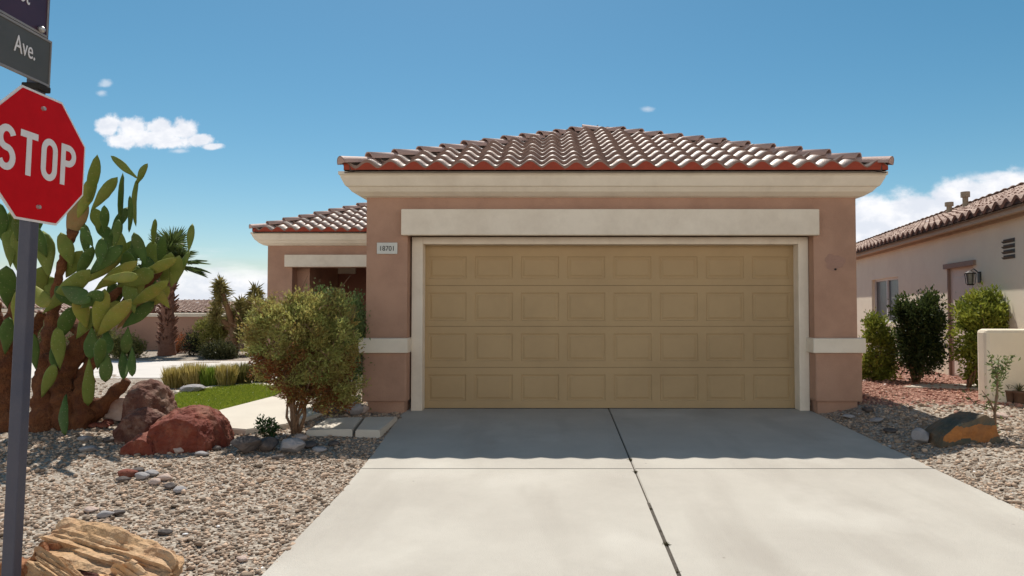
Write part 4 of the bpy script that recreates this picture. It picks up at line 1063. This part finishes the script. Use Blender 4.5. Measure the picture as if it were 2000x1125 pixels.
# ------------------------------------------------------------------ shrubs
def shrub(name, label, cat, base, blobs_, nleaf, lsize, cols, stems=7, stemh=.5, stemr=.02, seed=1, clump=.09, nclump=220, group=None, barkm=None, tint_fn=None, up=.4, ratio=.42, twigs=0, trans=.35):
    """blobs_: ellipsoids (dx,dy,z,rx,ry,rz) relative to the base; leaves gather in clumps near their surfaces"""
    global rng
    rng = np.random.default_rng(seed); rr = random.Random(seed)
    root = thing(name, label, cat, base, group)
    bl = np.array(blobs_, float); vol = bl[:, 3]*bl[:, 4]*bl[:, 5]; pr = vol/vol.sum()
    idx = rng.choice(len(bl), nclump, p=pr); dr = unit(rng.normal(size=(nclump, 3))); rad = rng.uniform(.45, 1.06, nclump)**.6
    C_ = bl[idx, :3]+dr*bl[idx, 3:]*rad[:, None]
    C_ = C_[C_[:, 2] > .03]; cs = rng.uniform(.55, 1.3, len(C_))*clump; ct = rng.random(len(C_)); nl = len(C_)
    k = rng.integers(0, nl, nleaf); P = C_[k]+rng.normal(size=(nleaf, 3))*cs[k, None]*.55
    cen = bl[:, :3].mean(0); outd = unit(P-cen); D = unit(outd*.6+np.array([0, 0, up])+rng.normal(size=(nleaf, 3))*.55)
    t = np.clip(ct[k]*.6+rng.random(nleaf)*.4, 0, 1)
    if tint_fn is not None: t = tint_fn(P, t)
    ls = rng.uniform(.6, 1.25, nleaf)*lsize
    leaves('foliage', P, D, ls, ls*ratio, t, leaf_mat(name+' leaves', cols, trans), root)
    bm = bmesh.new(); top = C_[rng.choice(len(C_), min(len(C_), stems*6), replace=False)]
    for s in range(stems):
        a = rr.uniform(0, 6.28); b0 = Vector((math.cos(a)*stemr*1.5*rr.random()*2, math.sin(a)*stemr*3*rr.random(), -.03))
        m0 = Vector((rr.uniform(-1, 1)*bl[:, 3].max()*.35+cen[0]*.5, rr.uniform(-1, 1)*bl[:, 4].max()*.3, stemh))
        q = b0.lerp(m0, .5)+Vector((rr.uniform(-.05, .05), rr.uniform(-.05, .05), 0))
        tube(bm, [b0, q, m0], [stemr, stemr*.8, stemr*.6], 7)
        for j in range(6):
            tp = Vector(top[(s*6+j) % len(top)]); mid = m0.lerp(tp, .5)+Vector((rr.uniform(-.06, .06), rr.uniform(-.06, .06), rr.uniform(-.04, .04)))
            tube(bm, [m0, mid, tp], [stemr*.5, stemr*.3, stemr*.12], 5)
    for j in range(twigs):
        a = Vector(C_[rr.randrange(nl)]); b = a+Vector((rr.gauss(0, .1), rr.gauss(0, .1), rr.gauss(.05, .1)))
        tube(bm, [a, b], [.004, .002], 4)
    obj('stem', bm, barkm or BARK, root, True)
    return root
def px2(base, px, py): # offset (x,z) in metres from a base at the base's depth
    q = at(px, py, base.y); return q.x-base.x, q.z-base.z
def blobs_px(base, lst):
    out = []; s = base.y/F
    for (px, py, rx, ry, dy) in lst:
        x, z = px2(base, px, py); out.append((x, dy, z, rx*s, rx*s*.85, ry*s))
    return out
b = G(575, 848)
def big_tint(P, t):
    # brown dead interior showing low in the middle, fresh tips on top and at the left
    z = P[:, 2]*1.05; n = np.array([noise.noise(Vector((p[0]*3.2, p[1]*3.2, p[2]*3.2))) for p in P])
    brown = np.clip(1.15-z*.95+n*.9-np.abs(P[:, 0]-.02)*.35, 0, 1)*(rng.random(len(P)) < .8)
    return np.where(brown > .42, t*.3, .32+t*.68)
shrub('large_bush', 'large rounded green and rust brown bush with bare gnarled stems in front of the porch', 'bush', b,
      blobs_px(b, [(555,655,70,66,0),(505,660,36,44,.1),(610,640,58,66,0),(655,670,44,66,-.05),(590,715,78,56,0),(530,608,36,26,0),(575,596,34,22,.1),(496,712,26,34,.1),(620,765,52,36,0),(640,600,44,26,.1),(476,655,14,18,0),(665,745,40,48,0),(645,775,46,26,.1)]),
      40000, .042, [(.24,.05,.018),(.30,.10,.03),(.17,.10,.03),(.09,.12,.025),(.14,.23,.04),(.25,.34,.06),(.42,.48,.14)], stems=14, stemh=.40, stemr=.017, seed=3, clump=.075, nclump=430, tint_fn=big_tint, twigs=420, ratio=.36, trans=.45)
b = G(655, 803)
shrub('green_bush', 'dense blue green bush behind the large bush, touching the garage pillar', 'bush', b,
      blobs_px(b, [(655,615,54,50,0),(672,680,44,76,0),(640,740,56,54,0),(690,640,24,60,.1),(690,740,24,44,0)]),
      22000, .042, [(.05,.09,.02),(.11,.17,.045),(.18,.25,.07),(.28,.35,.13)], stems=6, stemh=.4, stemr=.02, seed=4, clump=.10, nclump=260)
b = G(525, 862)
shrub('small_plant', 'small dark green leafy plant at the foot of the large bush', 'plant', b, blobs_px(b, [(525,840,16,20,0),(512,828,10,12,0)]), 700, .035, [(.03,.07,.02),(.06,.12,.03)], stems=3, stemh=.05, stemr=.006, seed=5, clump=.03, nclump=40)
# neighbour's bushes
b = G(1716, 742)
YG = [(.10,.14,.02),(.19,.24,.035),(.28,.32,.04),(.38,.40,.06)]
shrub('yellow_green_bush', 'slim yellow green bush just right of the garage corner', 'bush', b, blobs_px(b, [(1708,650,22,32,0),(1722,690,26,40,0),(1712,725,26,20,0)]), 6500, .07, YG, stems=4, stemh=.4, stemr=.016, seed=6, clump=.10, nclump=120)
b = G(1790, 748)
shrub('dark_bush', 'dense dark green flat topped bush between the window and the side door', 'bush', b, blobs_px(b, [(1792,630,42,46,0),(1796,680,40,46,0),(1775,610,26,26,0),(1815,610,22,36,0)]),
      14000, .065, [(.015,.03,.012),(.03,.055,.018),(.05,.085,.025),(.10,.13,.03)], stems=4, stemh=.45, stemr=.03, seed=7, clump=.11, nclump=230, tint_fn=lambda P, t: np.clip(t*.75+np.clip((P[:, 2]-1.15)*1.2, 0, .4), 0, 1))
b = Vector((6.36, 9.75, gh(6.36, 9.75)))
shrub('bright_bush', 'bright yellow green bush in front of the side door, behind the low wall', 'bush', b, blobs_px(b, [(1925,610,48,40,0),(1900,660,34,46,0),(1945,650,40,44,0),(1915,715,28,40,0)]),
      13000, .07, YG, stems=5, stemh=.4, stemr=.02, seed=8, clump=.10, nclump=200)

def build_sapling():
    b = G(1944, 848); root = thing('sapling', 'thin young sapling with sparse leaves in front of the low wall', 'sapling', b)
    s = b.y/F; rr = random.Random(2); bm = bmesh.new(); P, D = [], []
    def br(pts, r0):
        v = [Vector((px2(b, a, c)[0], dy, px2(b, a, c)[1])) for a, c, dy in pts]; n = len(v)
        tube(bm, v, [r0*(1-.7*i/(n-1)) for i in range(n)], 6); return v
    L_ = [br([(1944,850,0),(1943,800,0),(1948,770,0),(1950,730,.02),(1955,700,.03)], .016), br([(1943,805,0),(1925,780,-.05),(1905,760,-.1)], .01), br([(1944,785,0),(1960,760,.1),(1975,735,.15)], .008), br([(1949,740,.02),(1938,715,0),(1935,700,0)], .006), br([(1943,800,0),(1915,790,.1),(1900,765,.15)], .007), br([(1949,735,.02),(1965,715,0),(1970,695,0)], .006)]
    for v in L_:
        for a, c in zip(v, v[1:]):
            for _ in range(26 if c.z > .5 else 7):
                u = rr.random(); P.append(tuple(a.lerp(c, u)+Vector((rr.gauss(0, .03), rr.gauss(0, .03), rr.gauss(0, .03))))); D.append((rr.gauss(0, 1), rr.gauss(0, 1), rr.gauss(.4, .6)))
    obj('trunk', bm, mat('sapling bark', (.28,.18,.11), (.2,.12,.08), 30, .9), root, True)
    P = np.array(P); leaves('foliage', P, np.array(D), .055, .022, rng.random(len(P)), leaf_mat('sapling leaves', [(.10,.13,.04),(.20,.24,.08)]), root)
build_sapling()
def pot(px, py, w, h, label):
    b = G(px, py); s = b.y/F; root = thing('flower_pot', label, 'flower pot', b); bm = bmesh.new(); w *= s; h *= s
    prof = [(.36, 0), (.40, .1), (.5, .85), (.56, .86), (.56, 1.0), (.48, 1.0), (.46, .9), (.0, .88)]
    rings = [[bm.verts.new((w*r*math.cos(2*math.pi*k/16), w*r*math.sin(2*math.pi*k/16), z*h)) for k in range(16)] for r, z in prof[:-1]]
    for r0, r1 in zip(rings, rings[1:]):
        for k in range(16): bm.faces.new((r0[k], r0[(k+1) % 16], r1[(k+1) % 16], r1[k]))
    bm.faces.new(rings[-1]); bm.faces.new(rings[0][::-1]); obj('pot', bm, mat('brown pot', (.20,.11,.07), (.15,.08,.05), 9, .7), root, True)
    n = 40; P = np.zeros((n, 3)); P[:, 2] = h*.95; T = P+np.stack([rng.normal(0, .05, n), rng.normal(0, .05, n), rng.uniform(.04, .12, n)], 1)
    blades('plant', P, T, .008, rng.random(n), leaf_mat('pot plant', [(.12,.10,.05),(.14,.16,.06)]), root)
pot(1972, 786, 20, 24, 'small brown flower pot, left of two by the low wall'); pot(1991, 788, 20, 24, 'small brown flower pot, right of two by the low wall')
poly_obj('walkway', flat([G(*p) for p in [(1762,757),(1800,751),(1925,753),(1925,762),(1850,760)]], .06), PATHM, -.06, .05)
def build_edging():
    b = G(1732, 776); root = thing('wire_edging', 'short rusty wire garden edging right of the garage corner', 'garden edging', b); bm = bmesh.new()
    for i in range(9):
        x = (i-4)*.075; tube(bm, [(x, 0, -.05), (x, 0, .07), (x+.037, 0, .10), (x+.075, 0, .07), (x+.075, 0, -.05)], [.003]*5, 4)
    obj('wire_hoop', bm, mat('rusty wire', (.40,.28,.2), None, 9, .8), root)
build_edging()

# ------------------------------------------------------------------ far left: grasses, palms, yuccas, wall, houses
def grass_clump(px, py, wpx, hpx, cols, label, n=900, seed=1, group=None, lean=.5):
    global rng
    rng = np.random.default_rng(seed); b = G(px, py); b.z = 0; s = b.y/F; w = wpx*s/2; h = hpx*s
    root = thing('grass_clump', label, 'ornamental grass', b, group)
    a = rng.uniform(0, 6.28, n); r = np.sqrt(rng.random(n))
    P = np.stack([np.cos(a)*r*w*.45, np.sin(a)*r*w*.35, np.zeros(n)], 1); hh = rng.uniform(.55, 1.08, n)*h
    T = np.stack([np.cos(a)*r*w*(.45+lean*rng.random(n)), np.sin(a)*r*w*(.35+lean*rng.random(n)), hh], 1)
    blades('blade_tuft', P, T, .014, rng.random(n), leaf_mat('grass', cols, .4), root, droop=.12)
STRAW = [(.38,.30,.07),(.48,.38,.10),(.28,.27,.05),(.55,.45,.18)]; GRN = [(.14,.24,.03),(.22,.34,.04),(.34,.38,.06)]
grass_clump(340, 757, 66, 44, STRAW, 'straw coloured ornamental grass at the left end of the row behind the lawn', seed=1)
grass_clump(378, 757, 70, 50, STRAW, 'yellowish ornamental grass second from the left behind the lawn', seed=2)
grass_clump(410, 756, 60, 44, GRN, 'fresh green grass clump in the middle of the row behind the lawn', seed=3)
grass_clump(442, 756, 60, 48, STRAW, 'straw coloured grass just right of the fresh green clump behind the lawn', seed=4)
grass_clump(474, 752, 60, 46, [(.20,.17,.06),(.28,.24,.08),(.16,.16,.04)], 'olive brown grass at the right end of the row, beside the large bush', seed=5)
grass_clump(510, 748, 60, 42, [(.20,.17,.06),(.28,.24,.08),(.16,.16,.04)], 'olive brown grass partly hidden behind the large bush', seed=6)
def fan_palm(px, pyb, pyt, wpx, crown_r, label, seed, nf=34):
    global rng
    rng = np.random.default_rng(seed); rr = random.Random(seed)
    b = G(px, pyb); b.z = 0; s = b.y/F; H = (pyb-pyt)*s; w = wpx*s/2; Rr = crown_r*s
    root = thing('fan_palm', label, 'palm tree', b)
    bm = bmesh.new(); n = 26; tube(bm, [(0, 0, H*i/n) for i in range(n+1)], [w*(1.25-.4*min(1, i/6)+.12*(i % 2)) for i in range(n+1)], 12)
    for _ in range(150):   # old leaf boots
        z = rr.uniform(.1, 1)*H; a = rr.uniform(0, 6.28); c, s_ = math.cos(a), math.sin(a)
        tube(bm, [(c*w*.8, s_*w*.8, z), (c*w*1.5, s_*w*1.5, z+.12)], [.035, .012], 4)
    obj('trunk', bm, mat('palm trunk', (.16,.07,.045), (.25,.13,.09), 14, .95, 1.4, 30), root, True)
    P, T, W_, Tn = [], [], [], []; bm = bmesh.new()
    for f in range(nf):
        a = rr.uniform(0, 6.28); el = rr.uniform(-.6, 1.45); pl = Rr*rr.uniform(.42, .6)
        d = Vector((math.cos(a)*math.cos(el), math.sin(a)*math.cos(el), math.sin(el))); c = Vector((0, 0, H)); e = c+d*pl+Vector((0, 0, -.08*pl))
        tube(bm, [c, c.lerp(e, .5)+Vector((0, 0, .05)), e], [.015, .012, .008], 4)
        sd = d.cross(Vector((0, 0, 1))); sd = sd.normalized() if sd.length > .05 else Vector((1, 0, 0)); up = sd.cross(d).normalized(); fr = Rr*rr.uniform(.42, .62); t = rr.random()
        for q in range(26):
            g = (q/25-.5)*2*2.1; v = d*math.cos(g)+sd*math.sin(g)+up*.18*abs(math.sin(g)); v.normalize()
            tip = e+v*fr*(1-.2*abs(g)/2.1)+Vector((0, 0, -.15*fr)); P.append(tuple(e)); T.append(tuple(tip)); W_.append(.055); Tn.append(t*.7+rr.random()*.3)
    obj('frond_stalk', bm, BARK, root)
    blades('frond', np.array(P), np.array(T), np.array(W_), np.array(Tn), leaf_mat('palm leaf', [(.03,.055,.015),(.06,.10,.03),(.11,.15,.04)], .25), root, droop=.04)
fan_palm(326, 694, 512, 26, 78, 'taller fan palm with a thick red brown trunk beyond the street', 11)
fan_palm(292, 676, 560, 20, 52, 'shorter fan palm left of the thick trunked palm', 12, nf=26)
def yucca_tree(px, pyb, tufts, label, seed, cols):
    global rng
    rng = np.random.default_rng(seed); rr = random.Random(seed); b = G(px, pyb); b.z = 0; s = b.y/F
    root = thing('yucca_tree', label, 'yucca', b); bm = bmesh.new(); P, T, Tn = [], [], []
    fork = Vector((0, 0, 55*s))
    tube(bm, [(0, 0, -.05), (.02, 0, 30*s), fork], [10*s, 8*s, 7*s], 9)
    for (tx, ty, r) in tufts:
        q = at(tx, ty, b.y)-Vector((b.x, b.y, 0)); e = Vector((q.x, rr.uniform(-.3, .3), q.z)); mid = fork.lerp(e, .5)+Vector((rr.uniform(-.1, .1), 0, 0))
        tube(bm, [fork, mid, e], [6*s, 5*s, 4*s], 7); R_ = r*s; t = rr.random()
        for _ in range(260):
            v = Vector((rr.gauss(0, 1), rr.gauss(0, 1), rr.gauss(.25, .9))).normalized(); o_ = e+Vector((0, 0, rr.uniform(-.8, .5)*R_)); P.append(tuple(o_+v*.04)); T.append(tuple(o_+v*R_*rr.uniform(.6, 1.05))); Tn.append(t*.4+rr.random()*.6)
    obj('trunk', bm, mat('yucca bark', (.30,.17,.09), (.2,.11,.06), 16, .95, 1.3, 40), root, True)
    blades('foliage', np.array(P), np.array(T), .035, np.array(Tn), leaf_mat('yucca leaf', cols, .25), root, droop=.02)
OL = [(.14,.12,.03),(.22,.19,.05),(.30,.26,.07),(.38,.32,.12)]
yucca_tree(455, 694, [(440,572,28),(428,610,24),(452,620,26),(468,600,24),(440,560,20),(425,640,20),(475,640,24)], 'shaggy olive yucca tree with a bare stem, left of its twin beyond the street', 21, OL)
yucca_tree(495, 692, [(490,578,24),(500,600,26),(482,615,26),(510,630,26),(478,640,24),(495,650,26)], 'shaggy olive yucca tree nearest the porch corner beyond the street', 22, OL)
def far_shrub(px, py, rx, ry, cols, label, seed, lsize=.07, n=5000):
    b = G(px, py); b.z = 0 if b.y < 20 else b.z
    shrub('far_shrub', label, 'shrub', b, blobs_px(b, [(px, py-ry, rx, ry, 0), (px+rx*.4, py-ry*.7, rx*.6, ry*.7, 0)]), n, lsize, cols, stems=3, stemh=.2, stemr=.02, seed=seed, clump=.14, nclump=110, ratio=.35)
far_shrub(405, 694, 26, 34, [(.14,.14,.03),(.24,.24,.05),(.32,.31,.08)], 'yellow green rounded shrub left of the yucca trees', 31)
far_shrub(375, 694, 15, 22, [(.01,.02,.012),(.02,.035,.018)], 'small dark upright shrub right of the palm trunk', 32, .04)
far_shrub(348, 690, 18, 16, [(.45,.10,.035),(.5,.16,.06),(.25,.14,.05)], 'low orange red flowering shrub at the foot of the palm', 33, .05, 2500)
far_shrub(276, 682, 26, 16, [(.10,.12,.03),(.20,.20,.05),(.30,.27,.10)], 'low pale green shrub left of the palm trunk', 34)
far_shrub(310, 668, 30, 26, [(.015,.035,.012),(.04,.07,.02)], 'dark green shrub behind the palm trunks', 35)
far_shrub(430, 700, 28, 12, [(.03,.04,.015),(.10,.10,.04)], 'low dark shrub in front of the yucca trees', 36)
far_shrub(520, 690, 30, 34, [(.12,.12,.03),(.22,.21,.05)], 'olive shrub beside the porch corner', 37)
far_shrub(450, 680, 26, 30, [(.03,.05,.015),(.07,.09,.025)], 'dark olive shrub between the yucca trunks', 38)
far_shrub(240, 700, 34, 20, [(.10,.12,.03),(.22,.20,.06)], 'dusty green shrub behind the cactus', 39)
far_shrub(180, 690, 40, 30, [(.06,.08,.02),(.16,.16,.05)], 'dusty olive shrub behind the cactus trunks', 40)
far_shrub(60, 690, 50, 34, [(.06,.08,.02),(.16,.16,.05)], 'wide dusty shrub at the left edge beyond the street', 42)
FW = mat('far wall stucco', (.42,.25,.18), (.38,.22,.16), 2, .95, .3, 40)
bm = boxes([(-30, -6.9, 19.3, 19.5, -.3, 1.02)], bev=0); cap_ = boxes([(-30.02, -6.88, 19.25, 19.55, 1.02, 1.12)], bev=.01)
w = thing('garden_wall', 'long pinkish brown garden wall with a pale coping beyond the palms', 'wall', (0,0,0)); obj('wall', bm, FW, w); obj('coping', cap_, CREAM, w)
def far_house(x0, x1, y0, y1, zg, h, rise, label, wallm):
    t = thing('far_house', label, 'house', ((x0+x1)/2, y0, zg)); c = Vector(((x0+x1)/2, y0, zg))
    def A(nm, bm, m, par=None): bmesh.ops.translate(bm, verts=bm.verts[:], vec=-c); return obj(nm, bm, m, par or t)
    A('wall', boxes([(x0, x1, y0, y1, zg-1, zg+h)]), wallm)
    d = min(x1-x0, y1-y0)/2; o_ = .5; bm = tile_slope((x0-o_, y0-o_), (1, 0), (0, 1), x1-x0+2*o_, d+o_, zg+h, pitch=rise, amp=.07, wl=.3)
    b2 = tile_slope((x1+o_, y0-o_), (0, 1), (-1, 0), y1-y0+2*o_, d+o_, zg+h, pitch=rise, amp=.07, wl=.3); merge(bm, b2)
    b2 = tile_slope((x0-o_, y1+o_), (0, -1), (1, 0), y1-y0+2*o_, d+o_, zg+h, pitch=rise, amp=.07, wl=.3); merge(bm, b2)
    rf = A('roof', bm, TILE_N)
    A('fascia', boxes([(x0-o_, x1+o_, y0-o_, y1+o_, zg+h-.2, zg+h)]), CREAM)
    n = max(2, int((x1-x0)/4))
    for k in range(n):
        xx = x0+(k+.5)*(x1-x0)/n; f = A('window', boxes([(xx-.7, xx+.7, y0-.04, y0+.02, zg+1.0, zg+2.1)]), WHITE); A('pane', boxes([(xx-.62, xx+.62, y0-.055, y0-.041, zg+1.08, zg+2.02)]), GLASS, f)
FH = mat('far house stucco', (.50,.38,.27), (.46,.34,.24), 2, .95)
far_house(-27, -15.5, 34, 44, -1.7, 2.7, .12, 'tan house with a low roof beyond the garden wall, nearest the porch', FH)
far_house(-45, -30, 36, 46, -1.7, 2.9, .14, 'tan house with a low roof beyond the garden wall, behind the cactus', FH)
far_house(-72, -52, 40, 52, -1.7, 3.0, .16, 'pale house farthest left beyond the garden wall', FH)
far_house(-13, 2, 52, 64, -1.7, 2.9, .14, 'tan house hidden behind the porch wing', FH)
for i, (px, Y, hh, ww) in enumerate([(410,50,2.6,3),(520,55,3,3.2),(180,48,3.4,3.2),(60,56,3.2,4),(300,60,3.0,4),(-20,44,3.2,3)]):
    p = at(px, 600, Y); b = Vector((p.x, Y, gh(p.x, Y)))
    shrub('far_tree', ['round dusty green tree beyond the far tan house', 'dusty green tree in line with the porch corner, far off', 'dusty green tree far behind the cactus', 'wide dusty tree far behind the stop sign post', 'wide dusty green tree far behind the palms', 'dusty green tree at the far left edge'][i], 'tree', b,
          [(0, 0, hh*.65, ww*.5, ww*.5, hh*.38), (ww*.3, 0, hh*.55, ww*.35, ww*.35, hh*.3), (-ww*.3, .2, hh*.6, ww*.3, ww*.3, hh*.3)], 3500, .16, [(.05,.07,.025),(.10,.12,.04),(.15,.16,.06)], stems=3, stemh=hh*.35, stemr=.09, seed=50+i, clump=.3, nclump=90)
